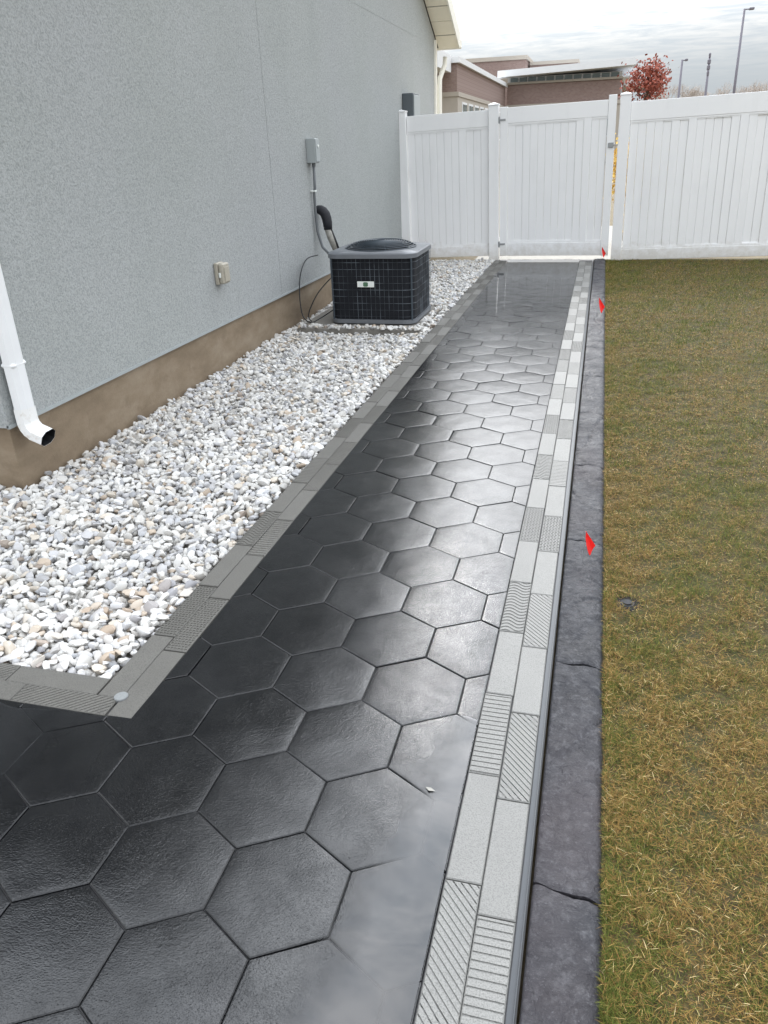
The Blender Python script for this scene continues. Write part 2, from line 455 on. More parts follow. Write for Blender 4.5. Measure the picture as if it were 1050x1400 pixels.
# layout, in metres
PATH_L, PATH_R = -2.12 * U, 3.87 * U
BR_L0, BR_LM = -3.12 * U, -2.62 * U
BR_RM, BR_R1 = 4.37 * U, 4.87 * U
KERB0, KERB1 = 5.03 * U, 5.93 * U
FRONT_Y = -0.38 * U
WALL_X = -11.30 * U
FENCE_Y = 59.2 * U
Y_NEAR = -15 * U
HOUSE_Y0, HOUSE_Y1 = 8.55 * U, 11.86
FND_Z = 1.83 * U

# ------------------------------------------------------------------ ground
tag(grid_sheet(-400, 400, -400, 600, -0.075).build('ground', 'soil'), 'bare brown soil stretching to the horizon', kind='structure')
lawn = tag(grid_sheet(KERB1 - 0.03, 7.5, -4.5, FENCE_Y + 0.1, -0.012).build('lawn', 'thatch'), 'short dormant lawn to the right of the kerb', kind='structure')
tag(grid_sheet(-0.8, 1.2, FENCE_Y + 0.02, 14.0, -0.01).build('concrete_walk', 'light_concrete'), 'pale concrete walk beyond the white gate', kind='structure')
gravel_bed = tag(grid_sheet(-2.6, BR_L0 - 0.004, FRONT_Y + 0.155, FENCE_Y, -0.045).build('gravel_bed', 'gravel_base'), 'bed of white gravel along the house', kind='structure')

# ------------------------------------------------------------------ paved path
path = tag(MB().add([(-2.6, Y_NEAR, -0.007), (BR_R1 + 0.02, Y_NEAR, -0.007), (BR_R1 + 0.02, FENCE_Y, -0.007), (BR_L0, FENCE_Y, -0.007),
                     (BR_L0, 0.55 * U, -0.007), (-2.6, 0.55 * U, -0.007)], [(0, 1, 2, 3, 4, 5)]).build('paved_path', 'joint'),
           'wet path of black hexagonal pavers with brick borders', kind='structure')

def clip(poly, ax, val, keep_greater):
    out = []
    n = len(poly)
    ins = lambda p: (p[ax] >= val) if keep_greater else (p[ax] <= val)
    for i in range(n):
        a, b = poly[i], poly[(i + 1) % n]
        if ins(a): out.append(a)
        if ins(a) != ins(b):
            t = (val - a[ax]) / (b[ax] - a[ax])
            out.append((a[0] + (b[0] - a[0]) * t, a[1] + (b[1] - a[1]) * t))
    return out
def area(p): return 0.5 * sum(p[i][0] * p[(i + 1) % len(p)][1] - p[(i + 1) % len(p)][0] * p[i][1] for i in range(len(p)))
def inset(poly, d):
    """shrink a convex counter-clockwise outline by d"""
    n = len(poly); res = []
    for i in range(n):
        p0, p1, p2 = Vector(poly[i - 1]), Vector(poly[i]), Vector(poly[(i + 1) % n])
        d1 = (p1 - p0); d2 = (p2 - p1)
        if d1.length < 1e-7 or d2.length < 1e-7: res.append(tuple(p1)); continue
        d1.normalize(); d2.normalize()
        n1 = Vector((-d1.y, d1.x)); n2 = Vector((-d2.y, d2.x))
        k = n1 + n2
        den = 1 + n1.dot(n2)
        res.append(tuple(p1 + k * (d / max(den, 0.2))))
    return res
def paver_mesh(poly, seed, dome=0.0012):
    """one paver over an outline centred on its own origin: sides, chamfer, gently crowned and uneven top"""
    pts = []
    seg = 4
    n = len(poly)
    for i in range(n):
        a, b = Vector(poly[i]), Vector(poly[(i + 1) % n])
        k = max(1, round(seg * (b - a).length / U))
        for j in range(k): pts.append(tuple(a.lerp(b, j / k)))
    m = MB(); N = len(pts)
    size = min(1.0, abs(area(poly)) / (2.598 * U * U)); dome *= size
    cx = sum(p[0] for p in poly) / n; cy = sum(p[1] for p in poly) / n
    def ring(s, z=None):
        out = []
        for x, y in pts:
            X, Y = cx + (x - cx) * s, cy + (y - cy) * s
            q = Vector((X * 9 + seed * 3.7, Y * 9 - seed * 1.9, seed))
            und = noise.noise(q) * 0.0011 * size
            out.append((X, Y, (dome * (1 - s * s) + und * (1.15 - s * s) if z is None else z)))
        return out
    edge = 1 - 0.0022 / (0.8 * U)
    rings = [ring(1, -0.045), ring(1, -0.0024), ring(edge, -0.0003)] + [ring(s) for s in (0.93, 0.82, 0.66, 0.48, 0.3, 0.14)]
    vs_ = [p for rg in rings for p in rg]
    fs_ = []
    for i in range(len(rings) - 1):
        for k in range(N):
            k2 = (k + 1) % N
            fs_.append((i * N + k, i * N + k2, (i + 1) * N + k2, (i + 1) * N + k))
    q = Vector((cx * 9 + seed * 3.7, cy * 9 - seed * 1.9, seed))
    vs_.append((cx, cy, dome + noise.noise(q) * 0.0011 * size * 1.15))
    c = len(vs_) - 1; base = (len(rings) - 1) * N
    for k in range(N): fs_.append((base + k, base + (k + 1) % N, c))
    m.add(vs_, fs_)
    me = m.mesh('hexagonal_paver', 'paver', True)
    me.set_sharp_from_angle(angle=rad(28))
    return me
HEX = [(U * math.cos(rad(90 + 60 * k)), U * math.sin(rad(90 + 60 * k))) for k in range(6)]
hex_variants = [paver_mesh(inset(HEX, 0.0014), s + 0.5) for s in range(10)]
pr = random.Random(3)
for r in range(-9, 41):
    for c in range(-8, 5):
        cx, cy = R3 * U * (c + 0.5 * (r % 2)), 1.5 * U * r
        poly = [(cx + x, cy + y) for x, y in HEX]
        top, bot = cy + U, cy - U
        if cy + U < Y_NEAR or cx - U > PATH_R or cx + U < -2.4 or cy - U > FENCE_Y - 0.01: continue
        corner = abs(cx + R3 * U) < 0.01 and r == 0
        q = poly
        if not corner:
            if bot > FRONT_Y - 1e-6: q = clip(q, 0, PATH_L, True)
            elif top > FRONT_Y and cx < PATH_L: q = clip(q, 1, FRONT_Y, False)
        q = clip(q, 0, PATH_R, False) if q else q
        q = clip(q, 1, FENCE_Y - 0.01, False) if q else q
        qq = []
        for p in q:
            if not qq or (Vector(p) - Vector(qq[-1])).length > 1e-4: qq.append(p)
        if len(qq) > 1 and (Vector(qq[0]) - Vector(qq[-1])).length < 1e-4: qq.pop()
        if len(qq) < 3 or area(qq) < 0.06 * area(HEX): continue
        if abs(area(qq) - area(HEX)) < 1e-6:
            o = link('hexagonal_paver', hex_variants[pr.randrange(10)], path, (cx, cy, 0))
            o.rotation_euler = (rad(pr.gauss(0, 0.34)), rad(pr.gauss(0, 0.34)), rad(60 * pr.randrange(6)))
        else:
            mx = sum(p[0] for p in qq) / len(qq); my = sum(p[1] for p in qq) / len(qq)
            o = link('hexagonal_paver', paver_mesh(inset([(x - mx, y - my) for x, y in qq], 0.0014), pr.random() * 40), path, (mx, my, 0))
            o.rotation_euler = (rad(pr.gauss(0, 0.18)), rad(pr.gauss(0, 0.18)), 0)
        o.location.z = pr.gauss(0, 0.0004)

# border bricks: five faces, the relief is real
BW, BL = 0.0776, 0.3165
def brick_mesh(pattern, mat):
    c = 0.0024
    m = MB()
    m.box(-BW / 2, BW / 2, -BL / 2, BL / 2, -0.05, -c)
    X0, X1, Y0, Y1 = c, BW - c, c, BL - c
    # chamfer ring
    o4 = [(0, 0), (BW, 0), (BW, BL), (0, BL)]; i4 = [(X0, Y0), (X1, Y0), (X1, Y1), (X0, Y1)]
    m.add([(x - BW / 2, y - BL / 2, -c + 1e-4) for x, y in o4] + [(x - BW / 2, y - BL / 2, 0) for x, y in i4], [(k, (k + 1) % 4, 4 + (k + 1) % 4, 4 + k) for k in range(4)])
    def quad(pts):
        if abs(area([(p[0], p[1]) for p in pts])) > 1e-9 or abs(pts[0][2] - pts[2][2]) > 1e-6:
            m.add([(x - BW / 2, y - BL / 2, z) for x, y, z in pts], [tuple(range(len(pts)))])
    if pattern == 'plain':
        quad([(X0, Y0, 0), (X1, Y0, 0), (X1, Y1, 0), (X0, Y1, 0)])
    elif pattern == 'dots':
        nx, ny = 6, 24
        dx, dy = (X1 - X0) / nx, (Y1 - Y0) / ny
        for j in range(ny):
            for i in range(nx):
                x, y = X0 + i * dx, Y0 + j * dy
                cx, cy = x + dx * (0.36 if j % 2 else 0.64), y + dy / 2
                r = 0.34 * min(dx, dy)
                outer = [(x, y), (x + dx, y), (x + dx, y + dy), (x, y + dy)]
                inn = [(cx - r, cy - r), (cx + r, cy - r), (cx + r, cy + r), (cx - r, cy + r)]
                for k in range(4):
                    k2 = (k + 1) % 4
                    quad([(*outer[k], 0), (*outer[k2], 0), (*inn[k2], 0), (*inn[k], 0)])
                    m.add([(inn[k][0] - BW / 2, inn[k][1] - BL / 2, 0), (inn[k2][0] - BW / 2, inn[k2][1] - BL / 2, 0), (inn[k2][0] - BW / 2, inn[k2][1] - BL / 2, -0.0035), (inn[k][0] - BW / 2, inn[k][1] - BL / 2, -0.0035)], [(0, 1, 2, 3)])
                quad([(*q, -0.0035) for q in inn])
    else:
        step, frac, dep, nx, f = {'cross': (0.0178, 0.22, 0.0023, 1, lambda x: 0.0),
                                  'diagonal': (0.0192, 0.22, 0.0023, 1, lambda x: -1.1 * x),
                                  'wave': (0.0190, 0.40, 0.0026, 10, lambda x: 0.011 * math.sin(x / BW * 2 * math.pi))}[pattern]
        xs = [X0 + (X1 - X0) * i / nx for i in range(nx + 1)]
        lo = min(f(x) for x in xs); hi = max(f(x) for x in xs)
        b = Y0 - hi - step
        cl = lambda v: min(max(v, Y0), Y1)
        while b < Y1 - lo + step:
            g0, g1, g2 = b, b + step * frac, b + step
            for xa, xb in zip(xs, xs[1:]):
                # cut each band where it leaves the face
                for za, y0_, y1_ in ((-dep, g0, g1), (0.0, g1, g2)):
                    p = [(xa, y0_ + f(xa)), (xb, y0_ + f(xb)), (xb, y1_ + f(xb)), (xa, y1_ + f(xa))]
                    p = clip(p, 1, Y0, True)
                    p = clip(p, 1, Y1, False) if p else p
                    if len(p) > 2: quad([(x, y, za) for x, y in p])
                for yy in (g0, g1):
                    p, q = (xa, yy + f(xa)), (xb, yy + f(xb))
                    if Y0 < p[1] < Y1 or Y0 < q[1] < Y1:
                        p = (p[0], cl(p[1])); q = (q[0], cl(q[1]))
                        m.add([(p[0] - BW / 2, p[1] - BL / 2, 0), (q[0] - BW / 2, q[1] - BL / 2, 0), (q[0] - BW / 2, q[1] - BL / 2, -dep), (p[0] - BW / 2, p[1] - BL / 2, -dep)], [(0, 1, 2, 3)])
            b += step
    return m.mesh('border_brick', mat)
bricks = {(p, m): brick_mesh(p, m) for p in ('plain', 'cross', 'diagonal', 'wave', 'dots') for m in ('silver', 'grey')}
br_r = random.Random(11)
def put_brick(x, y, pat, mat, rz=0.0, sy=1.0):
    o = link('border_brick', bricks[(pat, mat)], path, (x + br_r.gauss(0, 0.0006), y, 0.0025 + br_r.gauss(0, 0.0006)))
    o.rotation_euler = (rad(br_r.gauss(0, 0.12)), rad(br_r.gauss(0, 0.2)), rz + rad(br_r.gauss(0, 0.15)))
    o.scale = (1, sy, 1)
    return o
inner_pat = {-2: 'diagonal', -1: 'plain', 0: 'cross', 1: 'plain', 2: 'wave', 3: 'plain', 4: 'dots', 5: 'plain', 6: 'wave', 7: 'plain', 8: 'dots', 9: 'plain', 10: 'cross', 11: 'plain', 12: 'diagonal'}
outer_pat = {-2: 'cross', -1: 'plain', 0: 'diagonal', 1: 'plain', 2: 'diagonal', 3: 'plain', 4: 'dots', 5: 'plain', 6: 'cross', 7: 'plain', 8: 'wave', 9: 'plain', 10: 'diagonal', 11: 'plain', 12: 'diagonal'}
pats = ['plain', 'diagonal', 'plain', 'cross', 'plain', 'dots', 'plain', 'wave']
for k in range(-7, 30):
    for xc, off, tab, sh in ((4.12, -0.33, inner_pat, 0), (4.62, -0.77, outer_pat, 3)):
        y0 = off + 2.0 * k
        yc = (y0 + 1.0) * U
        if yc + BL / 2 > FENCE_Y - 0.01: continue
        put_brick(xc * U, yc, tab.get(k, pats[(k * 3 + sh) % 8]), 'silver')
lp = {0: ('plain', 'plain'), 1: ('dots', 'dots'), 2: ('plain', 'plain'), 3: ('wave', 'cross'), 4: ('plain', 'plain'), 5: ('cross', 'diagonal')}
for k in range(0, 30):
    a, b = lp.get(k, (pats[(k * 3) % 8], pats[(k * 3 + 5) % 8]))
    y1 = (0.09 + 2.02 * k) * U + 0.5 * BL + 0.002
    if y1 + BL / 2 < FENCE_Y - 0.01: put_brick(-2.87 * U, y1, a, 'grey')
    y2 = (-0.37 + 2.02 * k) * U + 0.5 * BL + 0.002
    if y2 + BL / 2 < FENCE_Y - 0.01: put_brick(-2.37 * U, y2, b, 'grey')
for k in range(0, 6):
    put_brick((-3.13 - 1.01 - 2.0 * k) * U, 0.335 * U, ['plain', 'diagonal', 'plain', 'cross', 'plain', 'dots'][k], 'grey', rad(90))
    put_brick((-2.64 - 1.01 - 2.0 * k) * U, -0.14 * U, ['diagonal', 'plain', 'cross', 'plain', 'dots', 'plain'][k], 'grey', rad(90))

# puddles standing on the pavers
def puddle(outline, label, zf, seed=0):
    pts = []
    n = len(outline)
    for i in range(n):
        a, b = Vector((*outline[i], 0)), Vector((*outline[(i + 1) % n], 0))
        k = max(2, int((b - a).length / 0.25))
        for j in range(k):
            p = a.lerp(b, j / k)
            w = noise.noise_vector(p * 1.1 + Vector((seed, 0, 3))) * 0.34 + noise.noise_vector(p * 4 + Vector((seed, 5, 0))) * 0.10
            if p.x > 3.8: w = Vector((0, 0, 0))
            pts.append(Vector((min((p.x + w.x), 3.86), p.y + w.y, 0)) * U)
    tris = tessellate_polygon([pts])
    m = MB().add([(p.x, p.y, zf(p.x / U, p.y / U)) for p in pts], [tuple(t) for t in tris])
    me_o = m.build('puddle', 'water')
    bm = bmesh.new(); bm.from_mesh(me_o.data); bmesh.ops.recalc_face_normals(bm, faces=bm.faces)
    if sum(f.normal.z for f in bm.faces) < 0: bmesh.ops.reverse_faces(bm, faces=bm.faces)
    bm.to_mesh(me_o.data); bm.free()
    return tag(me_o, label, kind='structure')
puddle([(-2.0, 58.9), (3.84, 58.9), (3.84, 40), (3.84, 27.0), (-2.0, 27.0), (-2.0, 40)], 'long puddle mirroring the gate', lambda x, y: 0.0006 + 0.0016 * (y - 27) / 13 if y < 40 else 0.0022 + 0.0006 * (y - 40) / 19, seed=1)
puddle([(3.84, 0.9), (2.4, 0.9), (0.6, -1.2), (-0.4, -3.2), (-0.8, -6.5), (-0.8, -10), (3.84, -10)], 'puddle beside the near silver bricks reflecting clouds',
       lambda x, y: 0.0036 - 0.0030 * (3.86 - x) / 1.7 - 0.0008 * (y + 3.0) / 2.5, seed=2)
puddle([(-2.0, -0.5), (-2.0, -3.6), (-4.0, -4.2), (-9, -4.2), (-9, -0.5)], 'puddle at the near end of the grey border', lambda x, y: 0.0026 - 0.0017 * (x + 4.0) / 1.6 - 0.0004 * abs(y + 1.7), seed=3)

# ------------------------------------------------------------------ kerb and edging
kerb = tag(MB().box(KERB0 + 0.01, KERB1 - 0.01, Y_NEAR, FENCE_Y + 0.02, -0.07, -0.012).build('kerb', 'joint'), 'stamped grey concrete kerb between path and lawn', kind='structure')
prof = [(0.0, -0.03), (0.0, -0.004), (0.015, 0.004), (0.04, 0.0075), (0.10, 0.009), (0.17, 0.0095), (0.24, 0.010), (0.31, 0.010), (0.38, 0.0105), (0.45, 0.0105), (0.52, 0.0105), (0.59, 0.0105), (0.66, 0.010), (0.73, 0.010), (0.80, 0.009), (0.86, 0.0075), (0.92, 0.004), (0.965, -0.003), (0.99, -0.012), (1.0, -0.03)]
bounds = [-12.25 + 5.05 * k for k in range(0, 15)]
bounds[-1] = 59.3
def kerb_height(x, y):
    q = Vector((x * 5.5, y * 3.2, 1.7))
    ridge = 1 - abs(noise.noise(q + noise.noise_vector(q * 0.9) * 0.8)) * 2
    h = -0.0075 * max(0, ridge - 0.80) / 0.20
    h += 0.0016 * noise.noise(Vector((x * 13, y * 11, 4)))
    h += 0.0030 * noise.noise(Vector((x * 40, y * 33, 8))) + 0.0022 * noise.noise(Vector((x * 88, y * 70, 3)))
    return h
for i in range(len(bounds) - 1):
    a, b = bounds[i] * U, bounds[i + 1] * U
    ny = 130 if b < 3 else 40
    vs_, fs_ = [], []
    P = len(prof)
    for j in range(ny + 1):
        tt = j / ny
        for k, (px, pz) in enumerate(prof):
            x = KERB0 + (KERB1 - KERB0) * px
            skew = -0.024 * px + 0.004 * math.sin(px * 7 + i)
            y = a + 0.003 + (b - a - 0.006) * tt + skew
            edge = min(tt, 1 - tt) * (b - a)
            drop = -0.004 * max(0, 1 - edge / 0.007)
            z = pz + drop + (kerb_height(x, y) if 1 < k < P - 2 else 0)
            x2 = x + (0.004 * noise.noise(Vector((3, y * 6, k))) if k > P - 5 else 0)
            vs_.append((x2, y, z))
    for j in range(ny):
        for k in range(P - 1):
            q = j * P + k; fs_.append((q, q + 1, q + P + 1, q + P))
    fs_.append(tuple(range(P))); fs_.append(tuple(reversed(range(ny * P, ny * P + P))))
    MB().add(vs_, fs_).build('kerb_section', 'kerb', kerb, smooth=True, sharp=50)
edging = MB()
ep = [(4.885, -0.03), (4.885, -0.0045), (4.962, -0.0055), (4.966, 0.0025), (4.977, 0.0025), (4.982, -0.03)]
vs_ = []; fs_ = []
ys = [Y_NEAR + (FENCE_Y - Y_NEAR) * j / 120 for j in range(121)]
for y in ys:
    wob = 0.0025 * noise.noise(Vector((0.3, y * 1.7, 2)))
    for x, z in ep: vs_.append((x * U + wob, y, z + 0.4 * wob))
for j in range(120):
    for k in range(5):
        q = j * 6 + k; fs_.append((q + 1, q, q + 6, q + 7))
tag(edging.add(vs_, fs_).build('edging_strip', 'edging'), 'thin grey plastic edging strip beside the silver bricks', 'edging')

# ------------------------------------------------------------------ gravel
def ico(sub):
    bm = bmesh.new(); bmesh.ops.create_icosphere(bm, subdivisions=sub, radius=1)
    bm.verts.index_update()
    v = np.array([w.co[:] for w in bm.verts]); f = np.array([[w.index for w in q.verts] for q in bm.faces]); bm.free()
    return v, f
def stone_shapes(sub, count, seed):
    g = np.random.default_rng(seed); v0, f0 = ico(sub); out = []
    for _ in range(count):
        v = v0.copy()
        for _c in range(9):
            d = g.normal(size=3); d /= np.linalg.norm(d)
            lim = g.uniform(0.42, 0.80)
            k = v @ d
            over = np.maximum(k - lim, 0)
            v = v - np.outer(over * 0.97, d)
        v += g.normal(size=v.shape) * 0.016
        v *= np.array([1.12, g.uniform(0.62, 0.95), g.uniform(0.45, 0.75)])
        out.append(v)
    return out, f0
def rotmats(n, g, tilt=0.5):
    yaw = g.uniform(0, 2 * np.pi, n); tx = g.normal(0, tilt, n); ty = g.normal(0, tilt, n)
    cz, sz = np.cos(yaw), np.sin(yaw); cx_, sx = np.cos(tx), np.sin(tx); cy_, sy = np.cos(ty), np.sin(ty)
    z = np.zeros(n); o = np.ones(n)
    Rz = np.stack([np.stack([cz, -sz, z], -1), np.stack([sz, cz, z], -1), np.stack([z, z, o], -1)], 1)
    Rx = np.stack([np.stack([o, z, z], -1), np.stack([z, cx_, -sx], -1), np.stack([z, sx, cx_], -1)], 1)
    Ry = np.stack([np.stack([cy_, z, sy], -1), np.stack([z, o, z], -1), np.stack([-sy, z, cy_], -1)], 1)
    return Rz @ Rx @ Ry
STONE_COL = np.array([[0.62, 0.605, 0.575], [0.68, 0.67, 0.645], [0.74, 0.735, 0.715], [0.54, 0.54, 0.55], [0.62, 0.56, 0.48], [0.44, 0.45, 0.47],
                      [0.52, 0.43, 0.34], [0.40, 0.40, 0.41], [0.30, 0.25, 0.21]])
STONE_P = np.array([0.22, 0.23, 0.17, 0.15, 0.075, 0.075, 0.03, 0.035, 0.015])
PAD = (-10.5 * U, -3.62 * U, 30.4 * U, 37.4 * U)
AC_BOX = (-1.43, -0.63, 5.0, 5.82)
def gravel_level(x, y):
    return 0.002 - 0.014 * np.clip((BR_L0 - x) / 0.4, 0, 1) + 0.008 * np.sin(x * 4.1 + y * 1.3) * np.sin(y * 2.3)
def spots(step, jit, g):
    xs = np.arange(-2.55, BR_L0 - 0.012, step); ys = np.arange(FRONT_Y + 0.165, FENCE_Y - 0.02, step * 0.9)
    X, Y = np.meshgrid(xs, ys); X = X + (np.arange(len(ys)) % 2)[:, None] * step / 2
    X = (X + g.uniform(-jit, jit, X.shape)).ravel(); Y = (Y + g.uniform(-jit, jit, Y.shape)).ravel()
    ok = (X < BR_L0 - 0.014) & (Y > 0.56 * U + 0.012)
    ok &= ~((X < WALL_X + 0.012) & (Y > HOUSE_Y0 - 0.012))
    d = np.hypot(X - M.translation.x, Y - M.translation.y)
    inpad = (X > PAD[0] - 0.01) & (X < PAD[1] - 0.045) & (Y > PAD[2] + 0.075) & (Y < PAD[3] - 0.05)
    keep = g.uniform(0, 1, X.shape) < 0.0
    ok &= ~inpad | keep
    return X[ok], Y[ok]
def stones_mesh(X, Y, Z, size, sub, seed, name, tilt):
    g = np.random.default_rng(seed)
    shp, f0 = stone_shapes(sub, 24, seed + 5)
    n = len(X); which = g.integers(0, 24, n)
    V = np.array(shp)[which] * size[:, None, None]
    V = np.einsum('nij,nkj->nki', rotmats(n, g, tilt), V)
    V[:, :, 0] += X[:, None]; V[:, :, 1] += Y[:, None]; V[:, :, 2] += Z[:, None]
    nv = V.shape[1]
    F = (f0[None] + (np.arange(n) * nv)[:, None, None]).reshape(-1, 3)
    ci = g.choice(len(STONE_COL), n, p=STONE_P / STONE_P.sum())
    C = STONE_COL[ci] * g.uniform(0.78, 1.0, n)[:, None]
    C = np.repeat(C, nv, 0)
    return fast_mesh(name, V.reshape(-1, 3), F, C, True)
def fast_mesh(name, V, F, C=None, smooth=False):
    me = bpy.data.meshes.new(name)
    k = F.shape[1]
    me.vertices.add(len(V)); me.vertices.foreach_set('co', V.astype(np.float32).ravel())
    me.loops.add(F.size); me.loops.foreach_set('vertex_index', F.astype(np.int32).ravel())
    me.polygons.add(len(F)); me.polygons.foreach_set('loop_start', np.arange(0, F.size, k, dtype=np.int32))
    me.update(calc_edges=True)
    if smooth: me.polygons.foreach_set('use_smooth', np.ones(len(F), bool))
    if C is not None:
        at = me.color_attributes.new('col', 'FLOAT_COLOR', 'POINT')
        at.data.foreach_set('color', np.c_[C, np.ones(len(C))].astype(np.float32).ravel())
    return me
gg = np.random.default_rng(21)
X1, Y1 = spots(0.033, 0.011, gg)
Z1 = gravel_level(X1, Y1) - 0.004 + gg.normal(0, 0.0065, len(X1))
onpad = (X1 > PAD[0]) & (X1 < PAD[1] + 0.01) & (Y1 > PAD[2] - 0.01) & (Y1 < PAD[3] + 0.01)
Z1 = np.where(onpad, 0.036 + gg.normal(0, 0.002, len(X1)), Z1)
S1 = np.clip(gg.normal(0.0218, 0.0062, len(X1)), 0.010, 0.038)
# the stones that show largest stand on their own
dcam = (X1 - M.translation.x) ** 2 + (Y1 - M.translation.y) ** 2
view = (X1 > -1.45)
order = np.argsort(np.where(view, dcam, 1e9))
single, rest = order[:300], order[300:]
shp, f0 = stone_shapes(2, 20, 77)
stone_meshes = []
for v in shp:
    m = MB().add(v.tolist(), f0.tolist()); me_ = m.mesh('stone', 'pebble', True); me_.set_sharp_from_angle(angle=rad(34)); stone_meshes.append(me_)
sr = random.Random(5)
for i in single:
    o = link('stone', stone_meshes[sr.randrange(20)], gravel_bed, (X1[i], Y1[i], Z1[i]))
    s = float(S1[i]); o.scale = (s, s, s)
    o.rotation_euler = (sr.gauss(0, 0.45), sr.gauss(0, 0.45), sr.uniform(0, 6.28))
me = stones_mesh(X1[rest], Y1[rest], Z1[rest], S1[rest], 2, 31, 'gravel', 0.5)
me.set_sharp_from_angle(angle=rad(34))
me.materials.append(MAT['stones'])
o = tag(link('gravel', me, gravel_bed), kind='stuff')
X2, Y2 = spots(0.031, 0.012, gg)
Z2 = gravel_level(X2, Y2) - 0.020 + gg.normal(0, 0.003, len(X2))
me = stones_mesh(X2, Y2, Z2, np.clip(gg.normal(0.0215, 0.004, len(X2)), 0.013, 0.030), 1, 41, 'gravel', 0.5)
me.materials.append(MAT['stones'])
tag(link('gravel', me, gravel_bed), kind='stuff')

# ------------------------------------------------------------------ grass
def grass():
    g = np.random.default_rng(99)
    bands = [(-1.6, 0.6, 1.75, 120000, 1.0), (0.6, 2.0, 2.1, 62000, 1.2), (2.0, 4.5, 2.9, 26000, 2.0), (4.5, FENCE_Y - 0.03, 4.0, 15000, 2.9)]
    Ps, Ws = [], []
    for y0, y1, x1, dens, wide in bands:
        xa = KERB1 + 0.004
        n = int((x1 - xa) * (y1 - y0) * dens)
        # more of them close to the kerb, where the picture looks
        t = g.uniform(0, 1, n) ** 1.35
        Ps.append(np.c_[xa + (x1 - xa) * t, g.uniform(y0, y1, n)]); Ws.append(np.full(n, wide))
    P_ = np.concatenate(Ps); W = np.concatenate(Ws); n = len(P_)
    def fbm(x, y, s, seed):
        a = np.zeros(len(x)); gr = np.random.default_rng(seed)
        for o_ in range(5):
            for _ in range(5):
                th = gr.uniform(0, 6.28); k = s * (1.9 ** o_) * gr.uniform(0.75, 1.3)
                a += np.sin((np.cos(th) * x + np.sin(th) * y) * k + gr.uniform(0, 6.28)) / (1.45 ** o_)
        return a / 5.4
    # tufts: thinner between the clumps
    tuft = fbm(P_[:, 0], P_[:, 1], 34, 8) * 1.5
    keep = g.uniform(0, 1, n) < np.clip(0.78 + 0.42 * tuft, 0.35, 1.0)
    P_, W, tuft = P_[keep], W[keep], tuft[keep]; n = len(P_)
    # a bare dip round the sprinkler head
    hole = np.hypot(P_[:, 0] - 6.42 * U, P_[:, 1] - 5.35 * U)
    keep = (hole > 0.042) | (g.uniform(0, 1, n) < 0.10)
    P_, W, tuft = P_[keep], W[keep], tuft[keep]; n = len(P_)
    x, y = P_[:, 0], P_[:, 1]
    green = fbm(x, y, 5.5, 1) + 0.55 * fbm(x, y, 17, 2)
    lush = 1 / (1 + np.exp(-(green - 0.20) * 2.6))
    isgreen = g.uniform(0, 1, n) < (0.25 + 0.62 * lush)
    flat = (~isgreen) & (g.uniform(0, 1, n) < 0.45)
    h = np.where(isgreen, g.uniform(0.012, 0.030, n), g.uniform(0.010, 0.027, n))
    h = h * np.clip(1.0 + 0.30 * tuft, 0.65, 1.5)
    az = g.uniform(0, 2 * np.pi, n)
    tilt = np.where(flat, g.uniform(1.0, 1.5, n), np.where(isgreen, g.uniform(0.15, 0.9, n), g.uniform(0.4, 1.2, n)))
    bend = g.uniform(0.1, 0.9, n)
    w = g.uniform(0.0005, 0.0011, n) * W
    z0 = -0.010 + np.where(flat, g.uniform(0.002, 0.020, n), 0.0)
    d = np.c_[np.cos(az), np.sin(az)]; sd = np.c_[-np.sin(az), np.cos(az)]
    def pt(t, side, wk):
        ang = np.clip(tilt + bend * t, 0, 1.62)
        L = h * t
        out = L * np.sin(ang); upz = L * np.cos(ang)
        return np.c_[x + d[:, 0] * out + sd[:, 0] * w * wk * side, y + d[:, 1] * out + sd[:, 1] * w * wk * side, z0 + upz]
    V = np.stack([pt(0.0, -0.5, 1), pt(0.0, 0.5, 1), pt(0.55, -0.5, 0.9), pt(0.55, 0.5, 0.9), pt(1.0, 0, 0)], 1)
    V[:, :, 0] = np.maximum(V[:, :, 0], KERB1 - 0.020)
    V[:, :, 2] = np.maximum(V[:, :, 2], -0.010)
    b0 = np.arange(n) * 5
    F = np.concatenate([np.c_[b0, b0 + 1, b0 + 3], np.c_[b0, b0 + 3, b0 + 2], np.c_[b0 + 2, b0 + 3, b0 + 4]])
    straw = np.array([[0.33, 0.210, 0.065], [0.23, 0.135, 0.040], [0.48, 0.345, 0.140], [0.11, 0.063, 0.020], [0.30, 0.170, 0.055], [0.64, 0.51, 0.27]])
    grn = np.array([[0.100, 0.125, 0.022], [0.160, 0.178, 0.036], [0.058, 0.085, 0.015], [0.25, 0.235, 0.065]])
    C = np.where(isgreen[:, None], grn[g.choice(4, n, p=[.35, .3, .2, .15])], straw[g.choice(6, n, p=[.28, .25, .10, .19, .145, .035])])
    C = C * (g.uniform(0.58, 1.42, n))[:, None]
    me = fast_mesh('grass', V.reshape(-1, 3), F, np.repeat(C, 5, 0))
    me.materials.append(MAT['grass'])
    tag(link('grass', me), 'short brown and green dormant grass blades on the lawn', 'grass', kind='stuff')
grass()

# ------------------------------------------------------------------ house
house = thing('house', (WALL_X, HOUSE_Y0, 0), 'grey stucco house wall with exposed tan concrete foundation', 'house')
HL = HOUSE_Y1 - HOUSE_Y0
PITCH_R, EAVE_Z = 0.47, 2.90
RIDGE = EAVE_Z + PITCH_R * HL / 2
DEPTH = 7.0
